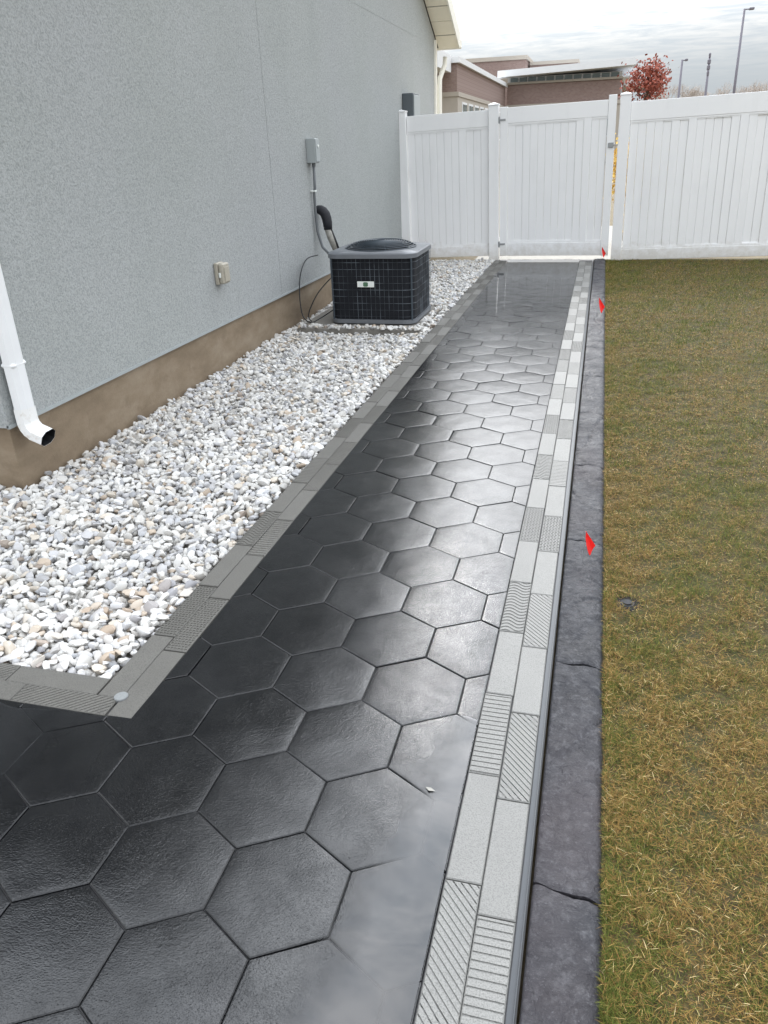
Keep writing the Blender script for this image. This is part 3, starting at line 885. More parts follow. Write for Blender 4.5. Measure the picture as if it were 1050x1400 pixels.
# walls in house coordinates: x from 0 (this wall) to -DEPTH, y from 0 to HL
wm = MB()
pent = [(0, FND_Z), (HL, FND_Z), (HL, EAVE_Z), (HL / 2, RIDGE), (0, EAVE_Z)]
vs_ = [(0, y, z) for y, z in pent] + [(-DEPTH, y, z) for y, z in pent]
wm.add(vs_, [(0, 1, 2, 3, 4), (9, 8, 7, 6, 5), (0, 5, 6, 1), (1, 6, 7, 2), (4, 9, 5, 0)])
wm.build('wall', 'stucco', house)
MB().box(-DEPTH + 0.02, -0.012, 0.014, HL - 0.014, -0.09, FND_Z + 0.004).build('foundation', 'foundation', house)
MB().box(-0.010, 0.006, 0.0, HL, FND_Z - 0.004, FND_Z + 0.012).build('weep_screed', 'box_grey', house)
# stucco control joints
jy = 4.90 - HOUSE_Y0
MB().box(0.0005, 0.0016, jy - 0.005, jy + 0.005, FND_Z + 0.015, 5.0).build('control_joint', 'stucco', house)
MB().box(0.0005, 0.0016, jy + 0.006, HL - 0.02, 2.80, 2.81).build('control_joint', 'stucco', house)
# roof with rake overhang
OV, TH = 0.31, 0.16
for s in (0, 1):
    ya, yb = (HL / 2, HL + 0.32) if s else (HL / 2, -0.32)
    za, zb = RIDGE + 0.06, RIDGE + 0.06 - PITCH_R * (HL / 2 + 0.32)
    m = MB()
    pts = [(OV, ya, za), (OV, yb, zb), (-DEPTH - OV, yb, zb), (-DEPTH - OV, ya, za)]
    m.add(pts + [(x, y, z + TH) for x, y, z in pts], [(3, 2, 1, 0) if s else (0, 1, 2, 3), (4, 5, 6, 7) if s else (7, 6, 5, 4), (0, 1, 5, 4), (1, 2, 6, 5), (2, 3, 7, 6), (3, 0, 4, 7)])
    rf = m.build('roof', 'roof', house)
    # rake board along the outer edge
    m = MB(); e = OV + 0.002
    m.add([(e, ya, za - 0.03), (e, yb, zb - 0.03), (e, yb, zb + TH + 0.02), (e, ya, za + TH + 0.02), (e + 0.02, ya, za - 0.03), (e + 0.02, yb, zb - 0.03), (e + 0.02, yb, zb + TH + 0.02), (e + 0.02, ya, za + TH + 0.02)],
          [(0, 1, 2, 3), (7, 6, 5, 4), (0, 4, 5, 1), (1, 5, 6, 2), (2, 6, 7, 3), (3, 7, 4, 0)])
    m.build('rake_board', 'white_trim', rf)
    # soffit panels under the rake
    npan = 18
    for k in range(npan):
        t0, t1 = k / npan, (k + 1) / npan
        q = []
        for t in (t0 + 0.0015, t1 - 0.0015):
            y = ya + (yb - ya) * t; z = za + (zb - za) * t - 0.006 - 0.003 * (k % 2)
            q.append((y, z))
        MB().add([(0.002, q[0][0], q[0][1]), (OV, q[0][0], q[0][1]), (OV, q[1][0], q[1][1]), (0.002, q[1][0], q[1][1]),
                  (0.002, q[0][0], q[0][1] - 0.008), (OV, q[0][0], q[0][1] - 0.008), (OV, q[1][0], q[1][1] - 0.008), (0.002, q[1][0], q[1][1] - 0.008)],
                 [(0, 1, 2, 3), (7, 6, 5, 4), (0, 4, 5, 1), (1, 5, 6, 2), (2, 6, 7, 3), (3, 7, 4, 0)]).build('soffit_panel', 'soffit', rf)
    if s:
        MB().cbox(-DEPTH - OV, OV + 0.03, yb + 0.005, yb + 0.13, zb - 0.02, zb + 0.11, 0.015).build('gutter', 'white_trim', rf)
MB().box(0.002, 0.03, HL - 0.09, HL + 0.02, FND_Z, EAVE_Z - 0.02).build('corner_board', 'white_trim', house)
# far downspout below the gutter
ds = MB().tube([(0.10, HL + 0.30, EAVE_Z - 0.22), (0.10, HL + 0.28, EAVE_Z - 0.32), (0.06, HL + 0.08, EAVE_Z - 0.52), (0.06, HL + 0.06, EAVE_Z - 0.62), (0.06, HL + 0.06, 0.1)], 0.036, 10)
ds.build('downspout', 'white_trim', house, True)
# near downspout, on the front corner, turning out over the gravel
def rect_sweep(m, pts, w, d, ref):
    pts = [Vector(p) for p in pts]; ring = []
    for i, p in enumerate(pts):
        t = (pts[min(i + 1, len(pts) - 1)] - pts[max(i - 1, 0)]).normalized()
        a = (ref - t * ref.dot(t)).normalized(); b = t.cross(a)
        c = 0.5
        for sx, sy in ((-1, -1 + c), (-1 + c, -1), (1 - c, -1), (1, -1 + c), (1, 1 - c), (1 - c, 1), (-1 + c, 1), (-1, 1 - c)):
            ring.append(p + a * sx * w / 2 + b * sy * d / 2)
    fs_ = []
    for i in range(len(pts) - 1):
        for k in range(8):
            fs_.append((i * 8 + k, i * 8 + (k + 1) % 8, (i + 1) * 8 + (k + 1) % 8, (i + 1) * 8 + k))
    return m.add(ring, fs_)
DX, DY = 0.052, 0.075
down = rect_sweep(MB(), [(DX, DY, 3.0), (DX, DY, 0.365)], 0.096, 0.074, Vector((0, 1, 0))).build('downspout', 'clean_white', house)
el = [(DX, DY, 0.380), (DX, DY, 0.325)]
for k in range(9):
    a = k / 8 * rad(68)
    el.append((DX + 0.075 * (1 - math.cos(a)) + 0.0, DY, 0.318 - 0.075 * math.sin(a) - (0.003 if k % 2 else 0)))
lx, lz = el[-1][0], el[-1][2]
el += [(lx + 0.025, DY, lz - 0.010), (lx + 0.048, DY, lz - 0.019)]
elbow = rect_sweep(MB(), el, 0.103, 0.080, Vector((0, 1, 0))).build('elbow', 'white_metal', down)
inner = rect_sweep(MB(), [(x, y, z) for x, y, z in el[6:]], 0.099, 0.076, Vector((0, 1, 0))).build('mouth_shade', 'dark', down)  # black sleeve added inside the elbow, standing in for shade in its mouth
MB().cbox(DX - 0.0378, DX + 0.0378, DY - 0.0488, DY + 0.0488, 0.575, 0.60, 0.010).build('strap', 'clean_white', down)

# ------------------------------------------------------------------ things on the wall
WX = WALL_X
bx = thing('disconnect_box', (WX, 5.83, 1.33), 'grey electrical disconnect box with conduit on the stucco above the air conditioner', 'electrical box')
MB().cbox(0.001, 0.085, -0.055, 0.055, 0.0, 0.205, 0.004).build('enclosure', 'box_grey', bx)
MB().cbox(0.086, 0.094, -0.048, 0.052, 0.01, 0.198, 0.002).build('cover', 'box_grey', bx)
MB().tube([(0.095, 0.0, 0.14), (0.104, 0.0, 0.14)], 0.013, 10).build('latch', 'plate_white', bx)
MB().tube([(0.045, 0, -0.03), (0.045, 0, 0.0)], 0.017, 10).build('fitting', 'conduit', bx)
MB().tube([(0.045, 0, -0.02), (0.04, 0.0, -0.22), (0.03, 0.0, -0.24), (0.028, 0.005, -0.42), (0.035, 0.01, -0.60), (0.075, 0.01, -0.74), (0.14, 0.0, -0.80)], 0.0125, 10).build('conduit', 'conduit', bx, True)
MB().cbox(0.001, 0.05, -0.022, 0.022, -0.245, -0.232, 0.002).build('strap', 'plate_white', bx)

ls = thing('insulated_line', (WX, 5.95, 0.9), 'black foam insulated refrigerant line bending out of the wall behind the air conditioner', 'pipe')
MB().tube([(-0.01, 0, 0.02), (0.015, 0, 0.022), (0.04, 0, 0.018), (0.065, 0.0, 0.004), (0.085, 0, -0.022), (0.097, 0, -0.06), (0.103, 0, -0.10), (0.105, 0, -0.16)], [0.028, 0.038, 0.044, 0.047, 0.048, 0.047, 0.045, 0.041], 16).build('foam_sleeve', 'foam', ls, True)
MB().tube([(0.095, -0.01, -0.13), (0.13, -0.01, -0.24), (0.18, -0.02, -0.36)], [0.030, 0.032, 0.026], 12).build('taped_pipe', 'wrap', ls, True)
MB().tube([(0.125, 0.0, -0.13), (0.165, 0.0, -0.24), (0.215, -0.02, -0.36)], 0.012, 8).build('copper_pipe', 'dark', ls, True)

cb = MB().tube([(WX + 0.07, 5.72, 0.56), (WX + 0.03, 5.55, 0.53), (WX + 0.03, 5.36, 0.42), (WX + 0.035, 5.25, 0.25), (WX + 0.06, 5.2, 0.11), (WX + 0.12, 5.13, 0.045), (WX + 0.20, 5.12, 0.040), (WX + 0.25, 5.2, 0.06), (WX + 0.30, 5.3, 0.10)], 0.006, 8)
cb.v, cb.f = [], []
def smooth_path(pts, k=6):
    P_ = [Vector(p) for p in pts]; out = []
    for i in range(len(P_) - 1):
        p0, p1, p2, p3 = P_[max(i - 1, 0)], P_[i], P_[i + 1], P_[min(i + 2, len(P_) - 1)]
        for j in range(k):
            t = j / k
            out.append(0.5 * ((2 * p1) + (p2 - p0) * t + (2 * p0 - 5 * p1 + 4 * p2 - p3) * t * t + (3 * p1 - p0 - 3 * p2 + p3) * t ** 3))
    out.append(P_[-1]); return out
cb.tube(smooth_path([(WX + 0.10, 5.62, 0.545), (WX + 0.05, 5.44, 0.53), (WX + 0.04, 5.28, 0.42), (WX + 0.05, 5.19, 0.26), (WX + 0.08, 5.13, 0.11), (WX + 0.14, 5.06, 0.055), (WX + 0.21, 5.02, 0.042), (WX + 0.26, 5.08, 0.06), (WX + 0.36, 5.22, 0.12)]), 0.0052, 8)
cb.tube(smooth_path([(WX + 0.40, 5.20, 0.44), (WX + 0.27, 5.11, 0.30), (WX + 0.19, 5.07, 0.16), (WX + 0.17, 5.06, 0.08), (WX + 0.20, 5.05, 0.045)]), 0.005, 8)
tag(cb.build('cable', 'dark', None, True), 'thin black cable looping beside the air conditioner', 'cable')

ot = thing('outdoor_outlet', (WX, 3.72, 0.585), 'weathered beige outdoor outlet cover low on the stucco wall', 'outlet')
MB().cbox(0.001, 0.030, -0.055, 0.055, 0, 0.150, 0.006).build('back_box', 'aged_plastic', ot)
MB().cbox(0.031, 0.070, -0.050, 0.060, 0.004, 0.146, 0.010).build('cover', 'aged_plastic', ot)
MB().cbox(0.071, 0.075, -0.034, 0.046, 0.018, 0.120, 0.002).build('lid_panel', 'aged_plastic', ot)
MB().cbox(0.036, 0.052, -0.060, -0.0505, 0.05, 0.085, 0.003).build('latch', 'plate_white', ot)
mt = thing('meter_box', (WX, 9.62, 1.62), 'grey utility box on the house wall behind the fence', 'utility box')
MB().cbox(0.001, 0.15, -0.02, 0.36, 0.0, 0.45, 0.008).build('enclosure', 'box_shaded', mt)
MB().cbox(0.151, 0.165, -0.01, 0.35, 0.02, 0.43, 0.005).build('cover', 'box_grey', mt)

# ------------------------------------------------------------------ air conditioner on its pad
tag(MB().cbox(PAD[0], PAD[1], PAD[2], PAD[3], -0.06, 0.028, 0.008).build('concrete_pad', 'concrete'), 'low grey concrete pad under the air conditioner', 'pad')
AX, AY = -6.48 * U, 33.85 * U
ac = thing('air_conditioner', (AX, AY, 0.028), 'black louvred air conditioner with grey top on a concrete pad', 'air conditioner')
AH, AR = 0.605, 0.392
def rsq(h, r, k=6):
    pts = []
    for q, (sx, sy) in enumerate(((1, 1), (-1, 1), (-1, -1), (1, -1))):
        for j in range(k + 1):
            a = rad(90 * q + 90 * j / k)
            pts.append((sx * (h - r) + r * math.cos(a), sy * (h - r) + r * math.sin(a)))
    return pts
MB().prism(rsq(AR - 0.020, 0.09), 0.045, AH - 0.03).build('coil', 'coil', ac)
MB().prism(rsq(AR, 0.11), 0.012, 0.045).build('base_pan', 'ac_grey', ac)
for sx in (-1, 1):
    for sy in (-1, 1):
        MB().cbox(sx * 0.27 - 0.03, sx * 0.27 + 0.03, sy * 0.27 - 0.03, sy * 0.27 + 0.03, 0.0005, 0.0125, 0.003).build('foot', 'dark', ac)
# top panel with the fan opening
out_ = rsq(AR + 0.006, 0.115); nO = len(out_)
hole = [(0.315 * math.cos(math.atan2(y, x)), 0.315 * math.sin(math.atan2(y, x))) for x, y in out_]
m = MB()
zt = [AH - 0.045, AH - 0.008, AH, AH + 0.004, AH - 0.02]
rings = [[(x, y, AH - 0.045) for x, y in out_], [(x, y, AH - 0.010) for x, y in out_], [(x * 0.975, y * 0.975, AH) for x, y in out_], [(x, y, AH + 0.006) for x, y in hole], [(x, y, AH - 0.03) for x, y in hole]]
vs_ = [p for rg in rings for p in rg]; fs_ = []
for i in range(4):
    for k in range(nO): fs_.append((i * nO + k, i * nO + (k + 1) % nO, (i + 1) * nO + (k + 1) % nO, (i + 1) * nO + k))
m.add(vs_, fs_).build('top_panel', 'ac_grey', ac, True, 40)
# wire guard: rings round the body and upright wires
for i in range(9):
    z = 0.045 + (AH - 0.095) * (i + 0.5) / 9
    pts = [(x, y, z) for x, y in rsq(AR - 0.004, 0.10)]; pts.append(pts[0])
    MB().tube(pts, 0.0012, 4, False).build('guard_wire', 'ac_wire', ac)
for side in range(4):
    for i in range(-7, 8):
        s = i * 0.0405
        p = [(s, -AR + 0.0005), (AR - 0.0005, s), (s, AR - 0.0005), (-AR + 0.0005, s)][side]
        MB().tube([(p[0], p[1], 0.04), (p[0], p[1], AH - 0.05)], 0.0012, 4, False).build('guard_wire', 'ac_wire', ac)
for sx in (-1, 1):
    for sy in (-1, 1):
        c = AR - 0.036
        MB().tube([(sx * c, sy * c, 0.04), (sx * c, sy * c, AH - 0.04)], 0.008, 8).build('corner_post', 'ac_dark', ac)
# fan guard: domed rings and spokes
gd = lambda r: AH + 0.008 + 0.055 * (1 - (r / 0.315) ** 4)
for i in range(14):
    r = 0.045 + 0.27 * i / 13
    pts = [(r * math.cos(rad(a)), r * math.sin(rad(a)), gd(r)) for a in range(0, 361, 10)]
    MB().tube(pts, 0.0042, 5, False).build('guard_ring', 'ac_dark', ac, True)
for k in range(8):
    a = rad(22.5 + 45 * k)
    MB().tube([(r * math.cos(a), r * math.sin(a), gd(r) - 0.006) for r in (0.02, 0.1, 0.18, 0.25, 0.315)], 0.004, 5).build('guard_spoke', 'ac_dark', ac, True)
MB().tube([(0, 0, AH - 0.06), (0, 0, gd(0) - 0.004)], 0.06, 16).build('motor', 'dark', ac, True, 40)
for k in range(3):
    a0 = rad(120 * k)
    q = []
    for r, w0, w1 in ((0.06, -0.3, 0.3), (0.17, -0.5, 0.5), (0.29, -0.45, 0.4)):
        q += [(r * math.cos(a0 + w0), r * math.sin(a0 + w0), AH - 0.075), (r * math.cos(a0 + w1), r * math.sin(a0 + w1), AH - 0.035)]
    q2 = [(x, y, z - 0.004) for x, y, z in q]
    MB().add(q + q2, [(0, 2, 3, 1), (2, 4, 5, 3), (7, 9, 8, 6), (9, 11, 10, 8), (0, 1, 7, 6), (4, 10, 11, 5), (0, 6, 8, 2), (2, 8, 10, 4), (1, 3, 9, 7), (3, 5, 11, 9)]).build('fan_blade', 'dark', ac)
MB().prism(rsq(0.30, 0.10), AH - 0.12, AH - 0.10).build('inner_shroud', 'dark', ac)
npz = 0.325
plate = MB().cbox(-0.115, 0.035, -AR - 0.010, -AR - 0.003, npz, npz + 0.048, 0.001).build('name_plate', 'plate_white', ac)
MB().prism([(-0.061, -0.0), (-0.052, -0.004), (-0.028, -0.004), (-0.019, 0.0), (-0.019, 0.030), (-0.028, 0.036), (-0.052, 0.036), (-0.061, 0.030)], 0, 0.002)
em = MB().add([(x, -AR - 0.0125, npz + 0.005 + z) for x, z in ((-0.061, 0.006), (-0.050, 0), (-0.030, 0), (-0.019, 0.006), (-0.019, 0.032), (-0.030, 0.038), (-0.050, 0.038), (-0.061, 0.032))] +
              [(x, -AR - 0.0101, npz + 0.005 + z) for x, z in ((-0.061, 0.006), (-0.050, 0), (-0.030, 0), (-0.019, 0.006), (-0.019, 0.032), (-0.030, 0.038), (-0.050, 0.038), (-0.061, 0.032))],
              [tuple(range(8))] + [(i, 8 + i, 8 + (i + 1) % 8, (i + 1) % 8) for i in range(8)])
em.build('emblem', 'plate_green', plate)

# ------------------------------------------------------------------ fence and gate
LEAN = rad(-1.5)
def fpost(x, w, h, label, hinge=False):
    t = thing('fence_post', (x, FENCE_Y, -0.007), label, 'fence post', 'posts of the white vinyl fence', (0, LEAN, 0))
    MB().cbox(-w / 2, w / 2, -w / 2, w / 2, -0.02, h, 0.004).build('shaft', 'vinyl', t)
    m = MB(); q = w / 2 + 0.005
    m.add([(-q, -q, h + 0.0005), (q, -q, h + 0.0005), (q, q, h + 0.0005), (-q, q, h + 0.0005), (-q, -q, h + 0.016), (q, -q, h + 0.016), (q, q, h + 0.016), (-q, q, h + 0.016), (0, 0, h + 0.036)],
          [(3, 2, 1, 0), (0, 1, 5, 4), (1, 2, 6, 5), (2, 3, 7, 6), (3, 0, 4, 7), (4, 5, 8), (5, 6, 8), (6, 7, 8), (7, 4, 8)]).build('cap', 'vinyl', t)
    return t
fr = random.Random(17)
def boards(t, x0, x1, z0, z1, n):
    w = (x1 - x0) / n
    for i in range(n):
        a, b = x0 + i * w + 0.0008, x0 + (i + 1) * w - 0.0008
        yo = fr.gauss(0, 0.0008)
        c = 0.0045
        poly = [(a, yo + 0.004), (a, yo - 0.006), (a + c, yo - 0.011), (b - c, yo - 0.011), (b, yo - 0.006), (b, yo + 0.011), (a, yo + 0.011)]
        o = MB().prism(poly, z0, z1).build('board', 'vinyl', t)
        o.rotation_euler = (0, 0, rad(fr.gauss(0, 0.25)))
def rail(t, name, x0, x1, z0, z1, lip_top):
    m = MB().cbox(x0, x1, -0.022, 0.022, z0, z1, 0.003)
    o = m.build(name, 'vinyl', t)
    zz = z0 - 0.0005 if lip_top else z1 + 0.0005
    s = -1 if lip_top else 1
    for k, (dy, dz) in enumerate(((0.018, 0.018), (0.0145, 0.030))):
        lo, hi = sorted((zz, zz + s * dz))
        MB().box(x0 + 0.001 * k, x1 - 0.001 * k, -dy, dy, lo, hi).build('rail_lip', 'vinyl', o)
    return o
def panel(x0, x1, h0, h1, zb, n, label):
    t = thing('vinyl_fence', (x0, FENCE_Y, 0), label, 'fence', None, (0, LEAN, 0))
    w = x1 - x0
    rail(t, 'top_rail', 0, w, h0, h1, True)
    rail(t, 'bottom_rail', 0, w, zb, zb + 0.135, False)
    boards(t, 0.004, w - 0.004, zb + 0.12, h0 + 0.012, n)
    return t
PW = 0.127
LP, GP, RP = -10.88 * U, -3.30 * U, 6.73 * U
fpost(LP, PW, 1.85, 'white vinyl fence post against the house wall')
gp = fpost(GP, PW, 1.875, 'white vinyl gate post carrying the hinges')
fpost(RP, PW, 1.915, 'white vinyl post between gate and lawn fence')
panel(LP + PW / 2 + 0.004, GP - PW / 2 - 0.004, 1.605, 1.795, 0.02, 11, 'short white vinyl fence panel between house and gate')
panel(RP + PW / 2 + 0.004, RP + PW / 2 + 2.42, 1.625, 1.835, -0.012, 25, 'long white vinyl fence panel standing behind the lawn')
fpost(RP + PW + 2.43, PW, 1.915, 'white vinyl fence post at the far right beyond the lawn panel')
G0, G1 = GP + PW / 2 + 0.016, RP - PW / 2 - 0.040
gt = thing('gate', (G0, FENCE_Y - 0.01, 0), 'white vinyl gate closing the end of the path', 'gate', None, (0, LEAN, 0))
GW = G1 - G0
MB().cbox(0, 0.098, -0.03, 0.03, 0.048, 1.845, 0.004).build('stile', 'vinyl', gt)
MB().cbox(GW - 0.098, GW, -0.03, 0.03, 0.012, 1.885, 0.004).build('stile', 'vinyl', gt)
rail(gt, 'top_rail', 0.099, GW - 0.099, 1.655, 1.835, True)
rail(gt, 'bottom_rail', 0.099, GW - 0.099, 0.048, 0.215, False).rotation_euler = (0, rad(1.45), 0)
boards(gt, 0.102, GW - 0.102, 0.165, 1.665, 13)
for z in (0.20, 1.70):
    h = MB().cbox(-0.050, -0.006, -0.052, -0.044, z - 0.035, z + 0.035, 0.002).build('hinge', 'hardware', gt)
    MB().cbox(0.004, 0.072, -0.0375, -0.031, z - 0.012, z + 0.012, 0.002).build('strap', 'hardware', h)
    MB().tube([(-0.002, -0.05, z - 0.04), (-0.002, -0.05, z + 0.04)], 0.007, 8).build('pin', 'hardware', h)
lt = MB().cbox(GW - 0.075, GW - 0.010, -0.044, -0.031, 1.30, 1.36, 0.004).build('latch', 'hardware', gt)
MB().cbox(GW - 0.012, GW + 0.042, -0.05, -0.045, 1.32, 1.335, 0.002).build('latch_bar', 'hardware', lt)

# ------------------------------------------------------------------ small things on the ground
def flag(x, y, z, rz, label, s=1.0, lean=0.25):
    t = thing('marking_flag', (x, y, z), label, 'marking flag', 'red marking flags along the kerb', (0, 0, rz))
    MB().tube([(0, 0, -0.01), (0.002, 0.004, 0.04 * s), (0.004, 0.010, 0.115 * s)], 0.0011, 6).build('wire', 'hardware', t)
    rows = [(0.114, 0, 0.002), (0.090, 0.002, 0.018), (0.062, 0.006, 0.037), (0.044, 0.011, 0.030), (0.028, 0.017, 0.021)]
    vs_, fs_ = [], []
    n = len(rows) - 1
    for i, (z_, xl, xr) in enumerate(rows):
        for x_ in (xl, 0.5 * (xl + xr), xr):
            y_ = 0.010 + 0.007 * math.sin(z_ * 75 + x_ * 130)
            vs_ += [(0.004 + x_ * s, y_ * s, z_ * s), (0.004 + x_ * s, y_ * s + 0.0008, z_ * s)]
    for i in range(n):
        a = i * 6; b = a + 6
        for k in (0, 2):
            fs_ += [(a + k, a + k + 2, b + k + 2, b + k), (a + k + 1, b + k + 1, b + k + 3, a + k + 3)]
        fs_ += [(a, b, b + 1, a + 1), (a + 4, a + 5, b + 5, b + 4)]
    MB().add(vs_, fs_).build('flag', 'flag', t)
flag(5.44 * U, 6.80 * U, 0.006, rad(10), 'nearest red marking flag standing on the grey kerb', 1.08)
flag(5.50 * U, 34.9 * U, 0.008, rad(10), 'red marking flag halfway along the kerb', 1.5)
flag(5.55 * U, 57.6 * U, 0.008, rad(10), 'farthest red marking flag at the foot of the gate', 1.5)
dc = thing('path_light', (-2.63 * U, 0.13 * U, 0.0), 'small round flush light set in the corner of the grey brick border', 'light')
ring = [(0.0185 * math.cos(rad(a)), 0.0185 * math.sin(rad(a))) for a in range(0, 360, 15)]
MB().prism([(x * 1.12, y * 1.12) for x, y in ring], -0.01, 0.0052).build('rim', 'hardware', dc)
MB().prism(ring, 0.0054, 0.0066).build('lens', 'disc', dc)
sp = thing('sprinkler_head', (6.42 * U, 5.35 * U, -0.012), 'black sprinkler head sunk in a bare dip in the lawn by the kerb', 'sprinkler')
ring = [(0.024 * math.cos(rad(a)), 0.024 * math.sin(rad(a))) for a in range(0, 360, 15)]
MB().prism([(x * (1.9 + 0.4 * math.sin(i * 1.7)), y * (1.7 + 0.4 * math.cos(i * 2.3))) for i, (x, y) in enumerate(ring)], -0.02, 0.0022).build('shaded_soil_ring', 'shaded_soil', sp)  # flat dark disc of soil, painting the shaded hole round the head
MB().prism(ring, -0.02, 0.004).build('body', 'foam', sp)
MB().prism([(x * 0.62, y * 0.62) for x, y in ring], 0.0042, 0.0085).build('cap', 'foam', sp)
lf = MB().add([(0, 0, 0), (0.016, 0.006, 0.003), (0.034, 0.004, 0.001), (0.018, -0.007, 0.002), (0, 0, 0.0007), (0.016, 0.006, 0.0037), (0.034, 0.004, 0.0017), (0.018, -0.007, 0.0027)],
              [(3, 2, 1, 0), (4, 5, 6, 7), (0, 1, 5, 4), (1, 2, 6, 5), (2, 3, 7, 6), (3, 0, 4, 7)]).build('leaf', 'wrap')
lf.location = (3.28 * U, -0.80 * U, 0.0034); lf.rotation_euler = (0, 0, rad(-25)); lf.scale = (0.8, 0.8, 0.8)
tag(lf, 'small pale dry leaf lying on the wet pavers', 'leaf')

# ------------------------------------------------------------------ beyond the fence
def building():
    b = thing('school_building', (-6.3, 40, 0), 'low brown brick building with white roof edge beyond the fence', 'building')
    o = Vector((-6.3, 40, 0))
    def part(name, mat, boxes, parent=b):
        m = MB()
        for x0, x1, y0, y1, z0, z1 in boxes: m.box(x0 - o.x, x1 - o.x, y0 - o.y, y1 - o.y, z0, z1)
        return m.build(name, mat, parent)
    # left wing, its long side receding
    part('wall', 'far_brick', [(-16, -6.3, 40, 60, 3.75, 4.95)])
    part('stone_base', 'far_tan', [(-16, -6.25, 39.95, 60.0, 0, 3.55)])
    part('stone_band', 'far_tan', [(-16, -6.2, 39.9, 60.0, 3.552, 3.745)])
    part('parapet_cap', 'far_white', [(-16.1, -6.15, 39.85, 60.2, 4.955, 5.20)])
    part('entry_canopy', 'far_white', [(-13, -6.55, 36.5, 39.8, 4.55, 5.25)])
    for k in range(9):
        y0 = 41.2 + k * 2.05
        w = part('window', 'far_white', [(-6.26, -6.22, y0, y0 + 1.5, 1.6, 3.35)])
        part('pane', 'far_glass', [(-6.215, -6.205, y0 + 0.1, y0 + 0.70, 1.7, 3.25)], w)
        part('pane', 'far_glass', [(-6.215, -6.205, y0 + 0.80, y0 + 1.4, 1.7, 3.25)], w)
    # main block facing us
    part('wall', 'far_brick', [(-6.2, 1.55, 60.25, 75, 3.85, 5.10)])
    part('stone_base', 'far_tan', [(-6.2, 1.6, 60.2, 75, 0, 3.6)])
    part('stone_band', 'far_tan', [(-6.2, 1.62, 60.1, 75, 3.605, 3.845)])
    part('sill_band', 'far_tan', [(-6.2, 1.62, 60.1, 75, 5.105, 5.24)])
    part('clerestory', 'far_white', [(-6.2, 1.55, 60.5, 75, 5.245, 5.56)])
    for k in range(12):
        x0 = -6.0 + k * 0.62
        part('pane', 'far_glass', [(x0, x0 + 0.52, 60.46, 60.495, 5.27, 5.53)])
    for k in range(7):
        x0 = -5.6 + k * 1.0
        w = part('window', 'far_white', [(x0, x0 + 0.7, 60.16, 60.195, 1.6, 3.5)])
        part('pane', 'far_glass', [(x0 + 0.06, x0 + 0.64, 60.14, 60.155, 1.66, 3.44)], w)
    m = MB()
    q = [(-6.75, 59.0, 5.52), (2.35, 59.0, 5.80), (2.35, 76, 5.80), (-6.75, 76, 5.52)]
    m.add([(x - o.x, y - o.y, z) for x, y, z in q] + [(x - o.x, y - o.y, z + 0.40) for x, y, z in q], [(3, 2, 1, 0), (4, 5, 6, 7), (0, 1, 5, 4), (1, 2, 6, 5), (2, 3, 7, 6), (3, 0, 4, 7)]).build('roof', 'far_white', b)
    part('side_canopy', 'far_white', [(1.7, 4.4, 61, 70, 4.70, 5.0)])
    part('canopy_column', 'far_tan', [(4.0, 4.2, 61.2, 61.4, 0, 4.695)])
    # taller block behind
    part('upper_wall', 'far_brick', [(-11.0, -5.9, 70.3, 85, 3, 7.45)])
    part('upper_cap', 'far_tan', [(-11.1, -5.8, 70.2, 85, 7.455, 7.75)])
    part('upper_wall', 'far_brick', [(-5.75, -1.9, 72.3, 85, 3, 7.15)])
    part('upper_cap', 'far_tan', [(-5.75, -1.8, 72.2, 85, 7.155, 7.40)])
building()

def light_pole(x, y, h, arm, label, head=True):
    t = thing('light_pole', (x, y, 0), label, 'light pole', 'light poles beyond the fence', (0, LEAN * 0.6, 0))
    MB().tube([(0, 0, 0), (0, 0, h)], [0.085, 0.06], 10).build('pole', 'pole', t, True)
    if head:
        MB().tube([(0, 0, h - 0.03), (arm, 0, h - 0.03)], 0.03, 8).build('arm', 'pole', t)
        MB().cbox(arm * 0.55, arm * 1.15, -0.12, 0.12, h - 0.08, h + 0.03, 0.02).build('lamp_head', 'pole', t)
    else:
        for k, (dz, w) in enumerate(((0.12, 0.055), (0.42, 0.085), (0.70, 0.08), (0.98, 0.06))):
            MB().cbox(-w, w, -0.1, 0.1, h - dz - 0.1, h - dz + 0.1, 0.02).build('lamp_head', 'pole', t)
light_pole(7.52, 50, 7.42, 0.42, 'tall grey street light rising highest beyond the lawn fence')
light_pole(4.64, 50, 5.24, 0.26, 'small thin street light left of the bare trees')
light_pole(6.05, 50, 5.48, 0, 'thin pole with stacked fittings between the two street lights', False)

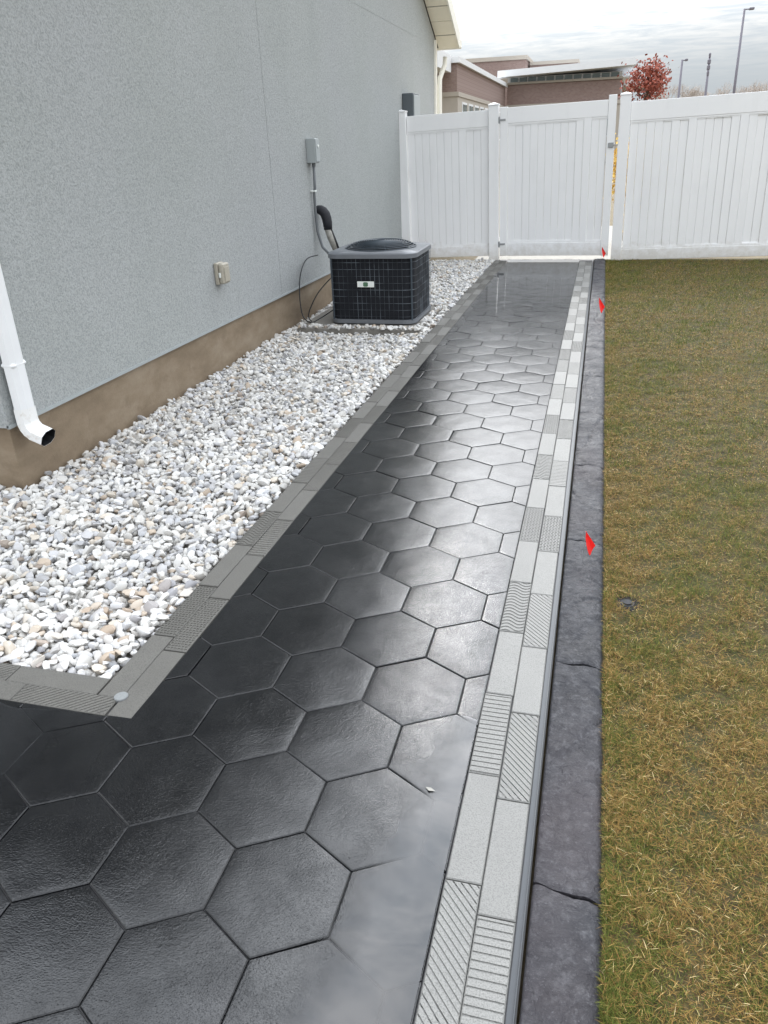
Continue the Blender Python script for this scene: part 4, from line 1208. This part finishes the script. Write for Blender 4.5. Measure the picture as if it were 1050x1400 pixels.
def branches(m, p, d, L, r, depth, g, tips, spread=0.5):
    q = p + d * L
    m.tube([p, q], [r, r * 0.68], 5 if depth > 2 else 4, False)
    if depth == 0: tips.append((q, d)); return
    for _ in range(3 if depth > 1 else 4):
        nd = (d + Vector((g.gauss(0, spread), g.gauss(0, spread), g.gauss(0.08, spread * 0.6)))).normalized()
        branches(m, q, nd, L * g.uniform(0.62, 0.86), r * 0.62, depth - 1, g, tips, spread)
def bare_tree(x, y, h, label, seed):
    g = random.Random(seed)
    t = thing('bare_tree', (x, y, 0), label, 'tree', 'bare trees far beyond the fence')
    MB().tube([(0, 0, -0.1), (0, 0, h * 0.3)], [h * 0.022, h * 0.016], 8).build('trunk', 'bark', t, True)
    m = MB(); tips = []
    for k in range(4):
        a = g.uniform(0, 6.28)
        branches(m, Vector((0, 0, h * (0.26 + 0.01 * k))), Vector((0.55 * math.cos(a), 0.55 * math.sin(a), 0.8)).normalized(), h * 0.22, h * 0.010, 4, g, tips, 0.42)
    for q, d in tips:
        for _ in range(2):
            e = (d + Vector((g.gauss(0, 0.6), g.gauss(0, 0.6), g.gauss(0, 0.5)))).normalized() * h * 0.07
            m.tube([q, q + e], [h * 0.0022, h * 0.0012], 3, False)
    # scale crown so that its top is at h
    top = max(v[2] for v in m.v)
    k = (h - h * 0.26) / (top - h * 0.26)
    m.v = [(v[0] * k, v[1] * k, h * 0.26 + (v[2] - h * 0.26) * k) for v in m.v]
    m.build('crown', 'twig', t)
for i, (x, y, h, lab) in enumerate([(7.4, 90, 6.3, 'bare tree just right of the small street light'), (10.0, 92, 6.2, 'bare tree left of the tall street light'),
                                    (13.2, 90, 6.1, 'bare tree right of the tall street light'), (15.8, 93, 6.4, 'bare tree at the right edge of the picture'),
                                    (18.9, 90, 6.0, 'bare tree standing out of frame to the right')]):
    bare_tree(x, y, h, lab, 50 + i)

def leafy(name, x, y, h, crown_z, rx, rz, n, leaf, mat, label, cat, seed):
    g = random.Random(seed)
    t = thing(name, (x, y, 0), label, cat)
    m = MB().tube([(0, 0, -0.1), (0.03, 0, crown_z), (0, 0.02, crown_z + rz * 0.6)], [h * 0.018, h * 0.012, h * 0.005], 8)
    ends = []
    for k in range(14):
        a = g.uniform(0, 6.28); e = g.uniform(-0.2, 0.9)
        q = Vector((math.cos(a) * rx * 0.75 * math.cos(e), math.sin(a) * rx * 0.75 * math.cos(e), crown_z + rz * 0.9 * math.sin(e)))
        m.tube([(0.02, 0, crown_z - rz * 0.5), tuple(q)], [h * 0.006, h * 0.002], 5); ends.append(q)
    m.build('trunk', 'bark', t, True)
    c = MB()
    for k in range(n):
        q = g.choice(ends) + Vector((g.gauss(0, rx * 0.24), g.gauss(0, rx * 0.24), g.gauss(0, rz * 0.22)))
        a = Vector((g.gauss(0, 1), g.gauss(0, 1), g.gauss(0, 1))).normalized(); b = a.orthogonal().normalized()
        l = leaf * g.uniform(0.6, 1.3)
        c.add([q, q + a * l * 0.5 + b * l * 0.35, q + a * l, q + a * l * 0.5 - b * l * 0.35], [(0, 1, 2, 3)])
    c.build('crown', mat, t)
leafy('maple_tree', 2.62, 45, 5.0, 3.75, 1.05, 1.15, 1500, 0.17, 'red_leaf', 'small tree with rusty red autumn leaves beside the brick building', 'tree', 4)
leafy('yellow_shrub', 1.35, FENCE_Y + 1.6, 1.5, 0.75, 0.42, 0.75, 2600, 0.06, 'yellow_leaf', 'yellow autumn shrub seen through the gap beside the gate', 'shrub', 9)
